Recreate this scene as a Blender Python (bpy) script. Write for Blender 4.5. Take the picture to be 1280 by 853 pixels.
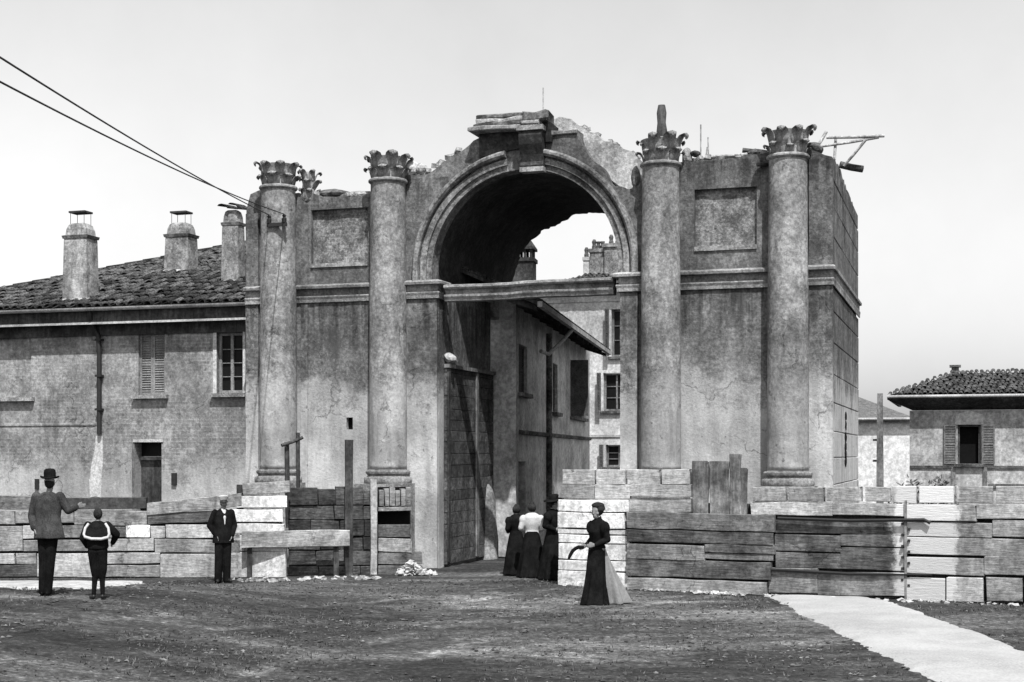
import bpy, bmesh, math, random
from math import sin, cos, pi, radians, sqrt, atan2, tan
from mathutils import Vector, Matrix, noise
from mathutils.geometry import tessellate_polygon

for o in list(bpy.data.objects):
    bpy.data.objects.remove(o)
S = bpy.context.scene
COL = S.collection
random.seed(7)

# ------------------------------------------------------------------ camera, sky, sun, exposure
FPX, CX, HY, CZ = 1820.0, 640.0, 568.0, 2.42        # focal length in px of a 1280 px wide frame, horizon row, eye height
cam = bpy.data.cameras.new('camera'); cam_o = bpy.data.objects.new('camera', cam); COL.objects.link(cam_o)
cam_o.location = (0, 0, CZ); cam_o.rotation_euler = (radians(90), 0, 0)
cam.sensor_width = 36; cam.lens = FPX / 1280 * 36
cam.shift_y = (HY - 426.5) / 1280
cam.clip_end = 4000
S.camera = cam_o

SUN_AZ, SUN_EL = radians(10.0), radians(58)          # azimuth right of straight behind the camera
to_sun = Vector((sin(SUN_AZ) * cos(SUN_EL), -cos(SUN_AZ) * cos(SUN_EL), sin(SUN_EL)))
world = bpy.data.worlds.new('World'); S.world = world; world.use_nodes = True
wn = world.node_tree; wn.nodes.clear()
sky = wn.nodes.new('ShaderNodeTexSky'); sky.sky_type = 'NISHITA'; sky.sun_disc = False
sky.sun_elevation = SUN_EL; sky.sun_rotation = pi - SUN_AZ
sky.dust_density = 1.3; sky.air_density = 1.08; sky.ozone_density = 1.0
sep = wn.nodes.new('ShaderNodeSeparateColor')       # the old plate is sensitive to blue and green light only
bg = wn.nodes.new('ShaderNodeBackground'); bg.inputs['Strength'].default_value = 0.112
wo = wn.nodes.new('ShaderNodeOutputWorld')
wn.links.new(sky.outputs[0], sep.inputs[0]); av = wn.nodes.new('ShaderNodeMix'); av.data_type = 'FLOAT'; av.inputs[0].default_value = .0
wn.links.new(sep.outputs['Blue'], av.inputs[2]); wn.links.new(sep.outputs['Green'], av.inputs[3]); 
vt = wn.nodes.new('ShaderNodeTexCoord'); vn = wn.nodes.new('ShaderNodeTexNoise'); vn.inputs['Scale'].default_value = 2.6; vn.inputs['Detail'].default_value = 9; vn.inputs['Roughness'].default_value = .62
vr = wn.nodes.new('ShaderNodeMapRange'); vr.inputs[1].default_value = .32; vr.inputs[2].default_value = .68; vr.inputs[3].default_value = .92; vr.inputs[4].default_value = 1.06
vm_ = wn.nodes.new('ShaderNodeMath'); vm_.operation = 'MULTIPLY'      # thin, uneven high cloud over the whole sky
wn.links.new(vt.outputs['Generated'], vn.inputs['Vector']); wn.links.new(vn.outputs['Fac'], vr.inputs[0]); wn.links.new(vr.outputs[0], vm_.inputs[0]); wn.links.new(av.outputs[0], vm_.inputs[1])
wn.links.new(vm_.outputs[0], bg.inputs['Color']); wn.links.new(bg.outputs[0], wo.inputs[0])
sl = bpy.data.lights.new('sun', 'SUN'); sl.energy = 4.2; sl.angle = radians(0.6); sl.color = (1, 1, 1)
so = bpy.data.objects.new('sun', sl); COL.objects.link(so)
so.rotation_euler = to_sun.to_track_quat('Z', 'Y').to_euler(); so.location = (0, -10, 30)
S.view_settings.view_transform = 'Standard'; S.view_settings.look = 'None'
S.view_settings.exposure = 0.6; S.view_settings.gamma = 1.0

# ------------------------------------------------------------------ frames: pixel -> point on a known plane
CAM = Vector((0, 0, CZ))
def ray(x, y): return Vector(((x - CX) / FPX, 1.0, (HY - y) / FPX))
class Frame:
    """local frame: u along a wall, w into depth, z up; px() gives (u,z) of a pixel on the plane w."""
    def __init__(s, origin, deg):
        a = radians(deg); s.o = Vector(origin); s.rz = -a
        s.u = Vector((cos(a), -sin(a), 0)); s.n = Vector((sin(a), cos(a), 0))
    def px(s, x, y, w=0.0):
        d = ray(x, y); t = (w - (CAM - s.o).dot(s.n)) / d.dot(s.n); p = CAM + d * t - s.o
        return (p.dot(s.u), p.z)
    def pu(s, x, y, u=0.0):
        d = ray(x, y); t = (u - (CAM - s.o).dot(s.u)) / d.dot(s.u); p = CAM + d * t - s.o
        return (p.dot(s.n), p.z)
    def world(s, u, w, z): return s.o + s.u * u + s.n * w + Vector((0, 0, z))
    def local(s, p): q = Vector(p) - s.o; return Vector((q.dot(s.u), q.dot(s.n), q.z))
G = Frame((.342, 30.41, 0), 17.4)                    # the ruined gate, the house beside it
def sstep(t): t = max(0, min(1, t)); return t * t * (3 - 2 * t)
def ground_z(x, y):
    return .38 * sstep((-2 - x) / 5) * sstep((28 - y) / 6)

# ------------------------------------------------------------------ materials (a black-and-white plate: greys only)
def g3(v): return (v, v, v, 1)
MATS = {}
def mat(name, lo, mid, hi, scale=1.4, fine=16, bump=.35, streak=0.0, rough=.92, rand=0.0, pale=None, patch=None,
        bands=None, grain=None, mixfine=.45, brick=0, spec=.1, mot=1, drip=None):
    if name in MATS: return MATS[name]
    m = bpy.data.materials.new(name); m.use_nodes = True; nt = m.node_tree; N = nt.nodes; L = nt.links
    bsdf = N['Principled BSDF']; bsdf.inputs['Roughness'].default_value = rough
    bsdf.inputs['Specular IOR Level'].default_value = spec
    tc = N.new('ShaderNodeTexCoord')
    def nz(sc, det=8, ro=.65, vec=None, dist=0):
        n = N.new('ShaderNodeTexNoise'); n.inputs['Scale'].default_value = sc; n.inputs['Detail'].default_value = det
        n.inputs['Roughness'].default_value = ro; n.inputs['Distortion'].default_value = dist
        L.new(vec or tc.outputs['Object'], n.inputs['Vector']); return n.outputs['Fac']
    def mth(op, a, b, clamp=False):
        n = N.new('ShaderNodeMath'); n.operation = op; n.use_clamp = clamp
        for i, v in enumerate((a, b)):
            if isinstance(v, (int, float)): n.inputs[i].default_value = v
            else: L.new(v, n.inputs[i])
        return n.outputs[0]
    def mix(f, a, b):
        n = N.new('ShaderNodeMix'); n.data_type = 'FLOAT'
        for i, v in ((0, f), (2, a), (3, b)):
            if isinstance(v, (int, float)): n.inputs[i].default_value = v
            else: L.new(v, n.inputs[i])
        return n.outputs[0]
    def remap(v, a, b, c=0.0, d=1.0):
        n = N.new('ShaderNodeMapRange'); n.interpolation_type = 'SMOOTHSTEP'
        L.new(v, n.inputs[0])
        for i, q in enumerate((a, b, c, d)): n.inputs[i + 1].default_value = q
        return n.outputs[0]
    def mapping(sc):
        n = N.new('ShaderNodeMapping'); n.inputs['Scale'].default_value = sc; L.new(tc.outputs['Object'], n.inputs[0]); return n.outputs[0]
    big = nz(scale, 10, .68)
    fin = nz(fine, 6, .7, mapping(grain) if grain else None)
    fac = mix(mixfine, big, fin)
    r = N.new('ShaderNodeValToRGB'); e = r.color_ramp.elements
    e[0].position = .405; e[0].color = g3(lo); e[1].position = .585; e[1].color = g3(hi)
    q = e.new(.49); q.color = g3(mid)
    L.new(fac, r.inputs[0]); val = N.new('ShaderNodeRGBToBW'); L.new(r.outputs[0], val.inputs[0]); v = val.outputs[0]
    xyz = N.new('ShaderNodeSeparateXYZ'); L.new(tc.outputs['Object'], xyz.inputs[0])
    if mot: v = mth('MULTIPLY', v, remap(nz(scale * 7, 9, .75), .37, .63, .74, 1.27))
    if patch:                                        # fallen plaster: hard-edged darker patches with their own shape
        sc, lo_, hi_, pv = patch
        pn = nz(sc, 9, .72, None, .6); f = remap(pn, lo_, hi_); v = mix(mth('MULTIPLY', f, .85), v, mth('MULTIPLY', mix(.5, 1, fin), pv * 2))
    if brick:                                        # brick courses showing where the plaster is thin
        cx_ = N.new('ShaderNodeCombineXYZ'); L.new(xyz.outputs['X'], cx_.inputs[0]); L.new(xyz.outputs['Z'], cx_.inputs[1])
        bt = N.new('ShaderNodeTexBrick'); bt.inputs['Scale'].default_value = 1.0; bt.inputs['Brick Width'].default_value = .27; bt.inputs['Row Height'].default_value = .085; bt.inputs['Mortar Size'].default_value = .012
        bt.inputs['Color1'].default_value = g3(.62); bt.inputs['Color2'].default_value = g3(1.0); bt.inputs['Mortar'].default_value = g3(1.25); L.new(cx_.outputs[0], bt.inputs['Vector'])
        bw = N.new('ShaderNodeRGBToBW'); L.new(bt.outputs['Color'], bw.inputs[0])
        bmask = mth('MULTIPLY', remap(nz(.8, 8, .7), .42, .56), brick); v = mth('MULTIPLY', v, mix(bmask, 1.0, bw.outputs[0]))
    if pale:                                         # lower wall keeps its pale limewash up to a ragged tide line
        z0, z1, pv, amt = pale
        zz = mth('ADD', xyz.outputs['Z'], mth('MULTIPLY', mth('SUBTRACT', nz(1.1, 10, .75), .5), 4.5))
        f = mth('MULTIPLY', remap(zz, z0, z1, 1, 0), amt); v = mix(f, v, mth('MULTIPLY', mix(.6, 1, fin), pv * 1.35))
    if patch:                                        # pits, bright flakes and hairline cracks
        v = mth('MULTIPLY', v, remap(nz(6.0, 7, .7), .61, .67, 1, .5)); v = mth('MULTIPLY', v, remap(nz(4.3, 9, .75), .60, .66, 1, 1.4))
        wv = N.new('ShaderNodeVectorMath'); wv.operation = 'MULTIPLY_ADD'; wn_ = N.new('ShaderNodeTexNoise'); wn_.inputs['Scale'].default_value = 2.2; wn_.inputs['Detail'].default_value = 6
        L.new(tc.outputs['Object'], wn_.inputs['Vector']); L.new(wn_.outputs['Color'], wv.inputs[0]); wv.inputs[1].default_value = (.9, .9, .9); L.new(tc.outputs['Object'], wv.inputs[2])
        vo = N.new('ShaderNodeTexVoronoi'); vo.feature = 'DISTANCE_TO_EDGE'; vo.inputs['Scale'].default_value = .55; L.new(wv.outputs[0], vo.inputs['Vector'])
        cr = mth('MULTIPLY', remap(vo.outputs['Distance'], .0, .012, 1, 0), remap(nz(.7, 5, .6), .46, .6)); v = mth('MULTIPLY', v, remap(cr, 0, 1, 1, .5))
    if streak:                                       # rain streaks
        s = nz(1.0, 6, .7, mapping((3.0, 3.0, .55))); v = mth('MULTIPLY', v, remap(s, .33, .62, 1 - streak, 1.08))
        s2 = nz(.55, 4, .6); v = mth('MULTIPLY', v, remap(s2, .38, .58, 1 - streak * 1.1, 1.15))
    if drip:                                         # soot washed down from the mouldings in runs
        for (d0, d1) in drip:
            dn = nz(1.0, 7, .7, mapping((4.5, 4.5, .35))); f = mth('MULTIPLY', remap(dn, .42, .6), mth('MULTIPLY', remap(xyz.outputs['Z'], d0, d1), remap(xyz.outputs['Z'], d1, d1 + .05, 1, 0)))
            v = mth('MULTIPLY', v, remap(f, 0, 1, 1, .5))
    if bands:                                        # brushed whitewash
        for (b0, b1) in bands:
            ed = mth('ADD', xyz.outputs['X'], mth('MULTIPLY', mth('SUBTRACT', nz(2.6, 8, .75), .5), .55))
            f = mth('MULTIPLY', remap(ed, b0 - .05, b0 + .05), remap(ed, b1 - .05, b1 + .05, 1, 0))
            f = mth('MULTIPLY', f, remap(nz(6, 8, .7), .2, .45, .72, 1))
            v = mix(f, v, .54)
    if rand:
        oi = N.new('ShaderNodeObjectInfo'); v = mth('MULTIPLY', v, remap(oi.outputs['Random'], 0, 1, 1 - rand, 1 + rand))
    cc = N.new('ShaderNodeCombineColor')
    for i in range(3): L.new(v, cc.inputs[i])
    L.new(cc.outputs[0], bsdf.inputs['Base Color'])
    if bump:
        bp = N.new('ShaderNodeBump'); bp.inputs['Strength'].default_value = bump; bp.inputs['Distance'].default_value = .03
        L.new(mth('ADD', fin, mth('MULTIPLY', big, .8)), bp.inputs['Height']); L.new(bp.outputs[0], bsdf.inputs['Normal'])
    MATS[name] = m; return m
def flat(name, v, rough=.6, spec=.3, metal=0):
    if name in MATS: return MATS[name]
    m = bpy.data.materials.new(name); m.use_nodes = True; b = m.node_tree.nodes['Principled BSDF']
    b.inputs['Roughness'].default_value = rough; b.inputs['Specular IOR Level'].default_value = spec; b.inputs['Metallic'].default_value = metal
    n = m.node_tree.nodes.new('ShaderNodeTexNoise'); n.inputs['Scale'].default_value = 14; n.inputs['Detail'].default_value = 5
    tcn = m.node_tree.nodes.new('ShaderNodeTexCoord'); m.node_tree.links.new(tcn.outputs['Object'], n.inputs[0])
    r = m.node_tree.nodes.new('ShaderNodeValToRGB'); r.color_ramp.elements[0].position = .3; r.color_ramp.elements[1].position = .7
    r.color_ramp.elements[0].color = g3(v * .78); r.color_ramp.elements[1].color = g3(v * 1.22)
    m.node_tree.links.new(n.outputs['Fac'], r.inputs[0]); m.node_tree.links.new(r.outputs[0], b.inputs['Base Color'])
    MATS[name] = m; return m

PLASTER = lambda: mat('gate_plaster', .065, .108, .185, 1.3, 16, .5, .22, pale=(3.3, 4.3, .45, .9), patch=(1.0, .57, .61, .055), drip=((4.0, 5.72), (7.3, 8.3)), brick=.25)
COLUMN = lambda: mat('column_stucco', .115, .195, .30, 1.3, 16, .45, .3, pale=(2.9, 4.3, .48, .8), patch=(1.7, .60, .64, .09))
STONE = lambda: mat('carved_stone', .12, .21, .33, 3, 22, .4, .3)
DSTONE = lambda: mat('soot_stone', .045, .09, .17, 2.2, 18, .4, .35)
SOOT_SHADE = lambda: mat('soot_and_shade', .02, .035, .065, 1.5, 14, .4, .2)  # near-black for vault and chimney; keystone and frieze hold their shade in it
RUBBLE = lambda: mat('broken_masonry', .14, .25, .40, 2.5, 14, .9, .15)
PANEL = lambda: mat('panel_brickwork', .07, .13, .27, 2.6, 20, .6, .2, patch=(2.0, .59, .63, .07), brick=.6)
HOUSE = lambda: mat('house_plaster', .135, .195, .28, 1.2, 14, .5, .2, pale=(1.7, 2.6, .42, .75), patch=(1.0, .59, .63, .10), brick=.55)
ALLEY = lambda: mat('alley_plaster', .24, .34, .46, 1.1, 12, .35, .1, patch=(1.3, .61, .66, .15))
PALEW = lambda: mat('pale_plaster', .32, .40, .48, 1.0, 12, .25, .15)
TILE = lambda: mat('roof_tile', .014, .032, .10, 3, 24, .5, 0, rand=.6)
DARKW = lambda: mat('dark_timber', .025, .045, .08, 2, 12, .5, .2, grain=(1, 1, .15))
GREYW = lambda: mat('grey_timber', .08, .14, .22, 2, 12, .5, .2, grain=(1, 1, .15))
IRON = lambda: flat('iron', .02, .6)
GLASS = lambda: flat('dark_glass', .008, .45, .12)
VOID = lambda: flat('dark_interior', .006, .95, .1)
PALEPAINT = lambda: mat('pale_paint', .24, .32, .40, 4, 30, .1, .15)
SHUT = lambda: mat('shutter_paint', .13, .17, .22, 4, 30, .1, .15)
DSHUT = lambda: mat('dark_shutter_paint', .04, .07, .10, 4, 30, .1, .15)

# ------------------------------------------------------------------ mesh helpers
class MB:
    def __init__(s): s.v = []; s.f = []
    def add(s, vs, fs): b = len(s.v); s.v += [tuple(v) for v in vs]; s.f += [tuple(i + b for i in f) for f in fs]; return s
    def box(s, x0, x1, y0, y1, z0, z1):
        return s.add([(x0, y0, z0), (x1, y0, z0), (x1, y1, z0), (x0, y1, z0), (x0, y0, z1), (x1, y0, z1), (x1, y1, z1), (x0, y1, z1)],
                     [(0, 3, 2, 1), (4, 5, 6, 7), (0, 1, 5, 4), (1, 2, 6, 5), (2, 3, 7, 6), (3, 0, 4, 7)])
    def prism(s, outer, w0, w1, holes=(), axis='w'):
        """polygon (a,b) with holes, extruded; axis 'w': a=u,b=z ; axis 'u': a=w,b=z ; axis 'z': a=x,b=y"""
        loops = [list(outer)] + [list(h) for h in holes]
        tri = tessellate_polygon([[Vector((a, b, 0)) for a, b in lp] for lp in loops])
        pts = [p for lp in loops for p in lp]; n = len(pts)
        P = {'w': lambda a, b, d: (a, d, b), 'u': lambda a, b, d: (d, a, b), 'z': lambda a, b, d: (a, b, d)}[axis]
        vs = [P(a, b, w0) for a, b in pts] + [P(a, b, w1) for a, b in pts]
        fs = [t for t in tri] + [(t[2] + n, t[1] + n, t[0] + n) for t in tri]
        k = 0
        for lp in loops:
            m = len(lp)
            for i in range(m): j = (i + 1) % m; fs.append((k + i, k + j, k + j + n, k + i + n))
            k += m
        return s.add(vs, fs)
    def tube(s, path, rad, n=8, close=True):
        P = [Vector(p) for p in path]
        if not isinstance(rad, (list, tuple)): rad = [rad] * len(P)
        vs = []; fs = []; prev = None
        for i, p in enumerate(P):
            t = (P[min(i + 1, len(P) - 1)] - P[max(i - 1, 0)]).normalized()
            if prev is None: prev = t.orthogonal().normalized()
            a = (prev - t * prev.dot(t)).normalized(); prev = a; b = t.cross(a)
            for k in range(n): an = 2 * pi * k / n; vs.append(p + (a * cos(an) + b * sin(an)) * rad[i])
        for i in range(len(P) - 1):
            for k in range(n): k2 = (k + 1) % n; fs.append((i * n + k, i * n + k2, i * n + n + k2, i * n + n + k))
        if close: fs.append(tuple(range(n - 1, -1, -1))); fs.append(tuple((len(P) - 1) * n + k for k in range(n)))
        return s.add(vs, fs)
    def lathe(s, prof, n=28, c=(0, 0), sx=1, sy=1, fold=None):
        """prof: list of (r,z); fold(theta,i)->radius factor"""
        vs = []; fs = []
        for i, (r, z) in enumerate(prof):
            for k in range(n):
                a = 2 * pi * k / n; q = r * (fold(a, i) if fold else 1); vs.append((c[0] + q * cos(a) * sx, c[1] + q * sin(a) * sy, z))
        for i in range(len(prof) - 1):
            for k in range(n): k2 = (k + 1) % n; fs.append((i * n + k, i * n + k2, i * n + n + k2, i * n + n + k))
        fs.append(tuple(range(n - 1, -1, -1))); fs.append(tuple((len(prof) - 1) * n + k for k in range(n)))
        return s.add(vs, fs)
    def ring(s, rings, close_ends=True):
        n = len(rings[0]); vs = [v for r in rings for v in r]; fs = []
        for i in range(len(rings) - 1):
            for k in range(n): k2 = (k + 1) % n; fs.append((i * n + k, i * n + k2, i * n + n + k2, i * n + n + k))
        if close_ends: fs.append(tuple(range(n - 1, -1, -1))); fs.append(tuple((len(rings) - 1) * n + k for k in range(n)))
        return s.add(vs, fs)
    def sweep(s, prof, path):
        """prof: closed list of (proj, z); path: list of (u,w,nu,nw) points with outward (mitred) direction"""
        return s.ring([[(u + nu * p, w + nw * p, z) for p, z in prof] for (u, w, nu, nw) in path])
    def mesh(s, name):
        me = bpy.data.meshes.new(name); me.from_pydata(s.v, [], s.f); me.validate()
        bm = bmesh.new(); bm.from_mesh(me); bmesh.ops.recalc_face_normals(bm, faces=bm.faces); bm.to_mesh(me); bm.free(); return me
    def build(s, name, m, parent=None, smooth=None):
        return put(name, s.mesh(name), m, parent, smooth)
def put(name, me, m, parent=None, smooth=None, loc=None, rot=None):
    if m and not me.materials: me.materials.append(m)
    if smooth is not None:
        for p in me.polygons: p.use_smooth = True
        if smooth < 180: me.set_sharp_from_angle(angle=radians(smooth))
    o = bpy.data.objects.new(name, me); COL.objects.link(o); o.parent = parent
    if loc is not None: o.location = loc
    if rot is not None: o.rotation_euler = rot
    return o
def tag(o, label=None, cat=None, group=None, kind=None):
    if label: o['label'] = label
    if cat: o['category'] = cat
    if group: o['group'] = group
    if kind: o['kind'] = kind
    return o
def empty(name, loc, rz=0.0, label=None, cat=None, group=None):
    o = bpy.data.objects.new(name, None); COL.objects.link(o); o.location = loc; o.rotation_euler = (0, 0, rz); o.empty_display_size = .3
    return tag(o, label, cat, group)
def rag(pts, step=.15, amp=.04, seed=1, loop=False):
    rnd = random.Random(seed); out = []
    n = len(pts); m = n if loop else n - 1
    for i in range(m):
        a = Vector(pts[i]); b = Vector(pts[(i + 1) % n]); k = max(1, int((b - a).length / step)); out.append(tuple(a))
        for j in range(1, k):
            q = a.lerp(b, j / k); out.append((q[0] + rnd.uniform(-amp, amp) * .5, q[1] + rnd.uniform(-amp, amp)))
    if not loop: out.append(tuple(pts[-1]))
    return out
def rect(a, b): return [(a[0], a[1]), (b[0], a[1]), (b[0], b[1]), (a[0], b[1])]
def slab_mesh(a0, a1, z0, z1, w0, w1, rnd, jit=.012, ch=.015, seg=.45, z0b=None, z1b=None):
    """rough plank or stone: a0..a1 long, front face at w0, back at w1; z0b,z1b: heights at the far end when it lies askew"""
    if z0b is None: z0b = z0
    if z1b is None: z1b = z1
    n = max(1, min(6, int(abs(a1 - a0) / seg))); rings = []
    for i in range(n + 1):
        t = i / n; a = a0 + (a1 - a0) * t; lo = z0 + (z0b - z0) * t + rnd.uniform(-jit, jit); hi = z1 + (z1b - z1) * t + rnd.uniform(-jit, jit)
        f = w0 + rnd.uniform(-jit, jit) * .8; sk = rnd.uniform(-jit, jit) * (1.5 if i in (0, n) else .3); c = min(ch, (hi - lo) * .3)
        rings.append([(a + sk, w1, lo), (a + sk, f + c, lo), (a - sk, f, lo + c), (a - sk, f, hi - c), (a + sk, f + c, hi), (a + sk, w1, hi)])
    m = MB(); m.ring(rings); return m

# ------------------------------------------------------------------ ground
def build_ground():
    def axis(lo, hi, st, far):
        a = [lo + st * i for i in range(int((hi - lo) / st) + 1)]; d = st; b = lo; left = []
        while b > -far: d *= 1.35; b -= d; left.append(b)
        d = st; b = a[-1]; right = []
        while b < far: d *= 1.35; b += d; right.append(b)
        return left[::-1] + a + right
    xs = axis(-13, 13, .14, 1500); ys = axis(9, 33, .14, 1500)
    v = []; nx = len(xs)
    for y in ys:
        for x in xs:
            z = ground_z(x, y)
            if -14 < x < 14 and 7 < y < 34:
                p = Vector((x, y, 0)); z += .035 * noise.noise(p * .5) + .02 * noise.noise(p * 1.7) + .012 * noise.noise(p * 5)
                rut = 0
                for c0 in (0, 1.35, 3.6, 4.9):                       # cart ruts curving in from the left towards the arch
                    d = ((x + 6.15 - c0) * 1.9 - (y - 17.5) - .05 * (y - 20) ** 2) / 2.15 / .11
                    if x < 2: rut += math.exp(-d * d) * sstep((2 - x) / 3) * (.6 + .4 * noise.noise(p * .8))
                z -= .035 * rut; z -= .01
            v.append((x, y, z))
    f = [(j * nx + i, j * nx + i + 1, j * nx + nx + i + 1, j * nx + nx + i) for j in range(len(ys) - 1) for i in range(nx - 1)]
    m = bpy.data.materials.new('trampled_earth'); m.use_nodes = True; nt = m.node_tree; N = nt.nodes; L = nt.links; b = N['Principled BSDF']
    b.inputs['Roughness'].default_value = .95; b.inputs['Specular IOR Level'].default_value = .2
    tc = N.new('ShaderNodeTexCoord')
    def nz(sc, det, ro, mp=None):
        n = N.new('ShaderNodeTexNoise'); n.inputs['Scale'].default_value = sc; n.inputs['Detail'].default_value = det; n.inputs['Roughness'].default_value = ro
        if mp:
            q = N.new('ShaderNodeMapping'); q.inputs['Scale'].default_value = mp; L.new(tc.outputs['Object'], q.inputs[0]); L.new(q.outputs[0], n.inputs[0])
        else: L.new(tc.outputs['Object'], n.inputs[0])
        return n.outputs['Fac']
    def ramp(fac, *st):
        r = N.new('ShaderNodeValToRGB'); e = r.color_ramp.elements; e[0].position, c = st[0]; e[0].color = g3(c); e[1].position, c = st[-1]; e[1].color = g3(c)
        for p, c in st[1:-1]: q = e.new(p); q.color = g3(c)
        L.new(fac, r.inputs[0]); return r.outputs[0]
    def mul(a, bb, op='MULTIPLY'):
        n = N.new('ShaderNodeMix'); n.data_type = 'RGBA'; n.blend_type = op; n.inputs[0].default_value = 1; L.new(a, n.inputs[6]); L.new(bb, n.inputs[7]); return n.outputs[2]
    fine = nz(9, 10, .8); tuft = nz(22, 6, .75, (1, .6, 1)); bigp = nz(.22, 6, .6, (.7, 1.2, 1)); midp = nz(.9, 8, .7, (.6, 1.3, 1))
    base = ramp(fine, (.38, .019), (.48, .036), (.56, .06), (.66, .115))
    base = mul(base, ramp(bigp, (.40, .7), (.5, 1.0), (.58, 1.9)))
    base = mul(base, ramp(midp, (.36, .7), (.5, 1.0), (.66, 1.5)))
    base = mul(base, ramp(tuft, (.38, .7), (.52, 1.0), (.68, 1.8)))
    streak = nz(1.0, 7, .7, (.45, 1.5, 1)); base = mul(base, ramp(streak, (.4, .75), (.52, 1.05), (.62, 1.6)))
    sx = N.new('ShaderNodeSeparateXYZ'); L.new(tc.outputs['Object'], sx.inputs[0])      # a worn, dusty patch in the middle of the square
    def mt(op, p, q):
        n = N.new('ShaderNodeMath'); n.operation = op
        for i, w in enumerate((p, q)):
            if isinstance(w, (int, float)): n.inputs[i].default_value = w
            else: L.new(w, n.inputs[i])
        return n.outputs[0]
    dx = mt('DIVIDE', mt('SUBTRACT', sx.outputs['X'], 1.2), 3.6); dy = mt('DIVIDE', mt('SUBTRACT', sx.outputs['Y'], 21.3), 4.6)
    rr = mt('ADD', mt('ADD', mt('MULTIPLY', dx, dx), mt('MULTIPLY', dy, dy)), mt('MULTIPLY', mt('SUBTRACT', nz(.7, 9, .75), .5), 4.0))
    mp_ = N.new('ShaderNodeMapRange'); mp_.interpolation_type = 'SMOOTHSTEP'; L.new(rr, mp_.inputs[0])
    for i, q in enumerate((.45, 1.05, 1.75, 1.0)): mp_.inputs[i + 1].default_value = q
    cb_ = N.new('ShaderNodeCombineColor')
    for i in range(3): L.new(mp_.outputs[0], cb_.inputs[i])
    base = mul(base, cb_.outputs[0])
    tot = None                                       # dust pressed pale in the wheel tracks
    yq = mt('SUBTRACT', sx.outputs['Y'], 20.0); curve = mt('MULTIPLY', mt('MULTIPLY', yq, yq), .05)
    wob = mt('MULTIPLY', mt('SUBTRACT', nz(1.6, 6, .7), .5), .5)
    for c0 in (0, 1.35, 3.6, 4.9):
        dd = mt('SUBTRACT', mt('SUBTRACT', mt('MULTIPLY', mt('ADD', sx.outputs['X'], 6.15 - c0), 1.9), mt('SUBTRACT', sx.outputs['Y'], 17.5)), curve)
        ab = mt('ABSOLUTE', mt('ADD', mt('DIVIDE', dd, 2.15), wob), 0); mr = N.new('ShaderNodeMapRange'); mr.interpolation_type = 'SMOOTHSTEP'; L.new(ab, mr.inputs[0])
        for i, q in enumerate((.03, .2, 1.0, 0.0)): mr.inputs[i + 1].default_value = q
        tot = mr.outputs[0] if tot is None else mt('MAXIMUM', tot, mr.outputs[0])
    brk = N.new('ShaderNodeMapRange'); L.new(nz(.5, 6, .7), brk.inputs[0])
    for i, q in enumerate((.42, .6, 0.0, 1.1)): brk.inputs[i + 1].default_value = q
    wt = mt('ADD', 1.0, mt('MULTIPLY', tot, brk.outputs[0])); ct = N.new('ShaderNodeCombineColor')
    for i in range(3): L.new(wt, ct.inputs[i])
    base = mul(base, ct.outputs[0])
    L.new(base, b.inputs['Base Color'])
    bp = N.new('ShaderNodeBump'); bp.inputs['Strength'].default_value = .8; bp.inputs['Distance'].default_value = .05
    L.new(fine, bp.inputs['Height']); L.new(bp.outputs[0], b.inputs['Normal'])
    me = bpy.data.meshes.new('ground'); me.from_pydata(v, [], f)
    o = put('ground', me, m, None, 180); tag(o, 'dark trampled earth of the square in front of the gate', 'ground', kind='structure')
    # pale footpaths lying on the earth
    def path(name, left, right, label, seed, mt):
        def P(x, y):
            z = 0
            for _ in range(8):
                r = ray(x, y); t = (z - CZ) / r.z; p = CAM + r * t; z = ground_z(p.x, p.y)
            return p
        A = [P(*q) for q in left]; B = [P(*q) for q in right]
        def res(C, n=160):
            ds = [0]
            for i in range(1, len(C)): ds.append(ds[-1] + (C[i] - C[i - 1]).length)
            out = []
            for k in range(n + 1):
                d = ds[-1] * k / n; i = max(j for j in range(len(C) - 1) if ds[j] <= d + 1e-9); out.append(C[i].lerp(C[i + 1], (d - ds[i]) / (ds[i + 1] - ds[i])))
            return out
        A = res(A); B = res(B); vs = []; M = 14
        for i, (a, bb) in enumerate(zip(A, B)):
            ja = .10 * noise.noise(a * 1.1 + Vector((seed, 0, 0))) + .07 * noise.noise(a * 4) + .05 * noise.noise(a * 11); jb = .10 * noise.noise(bb * 1.1) + .07 * noise.noise(bb * 4) + .05 * noise.noise(bb * 11)
            d = (bb - a).normalized(); a2 = a - d * ja; b2 = bb + d * jb
            for k in range(M + 1):
                p = a2.lerp(b2, k / M); e = min(k, M - k) / M
                z = ground_z(p.x, p.y) + .035 * noise.noise(Vector((p.x, p.y, 0)) * .5) + .02 * noise.noise(Vector((p.x, p.y, 0)) * 1.7)
                vs.append((p.x, p.y, z + (-.03 if e == 0 else .012 + .025 * min(1, e * 6))))
        fs = [(i * (M + 1) + k, i * (M + 1) + k + 1, (i + 1) * (M + 1) + k + 1, (i + 1) * (M + 1) + k) for i in range(len(A) - 1) for k in range(M)]
        me = bpy.data.meshes.new(name); me.from_pydata(vs, [], fs); bm = bmesh.new(); bm.from_mesh(me); bmesh.ops.recalc_face_normals(bm, faces=bm.faces); bm.to_mesh(me); bm.free()
        if me.polygons[0].normal.z < 0: me.flip_normals()
        tag(put(name, me, mt, None, 180), label, 'footpath', kind='structure')
    pm = mat('pale_sand', .25, .32, .39, .7, 34, .25, 0, mixfine=.5, mot=0)
    path('footpath', [(958, 745), (1000, 768), (1088, 815), (1170, 853), (1260, 900)], [(1090, 747), (1120, 754), (1180, 775), (1280, 811), (1420, 860)], 'pale worn footpath of sand leading from the hoarding', 1, pm)
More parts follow.
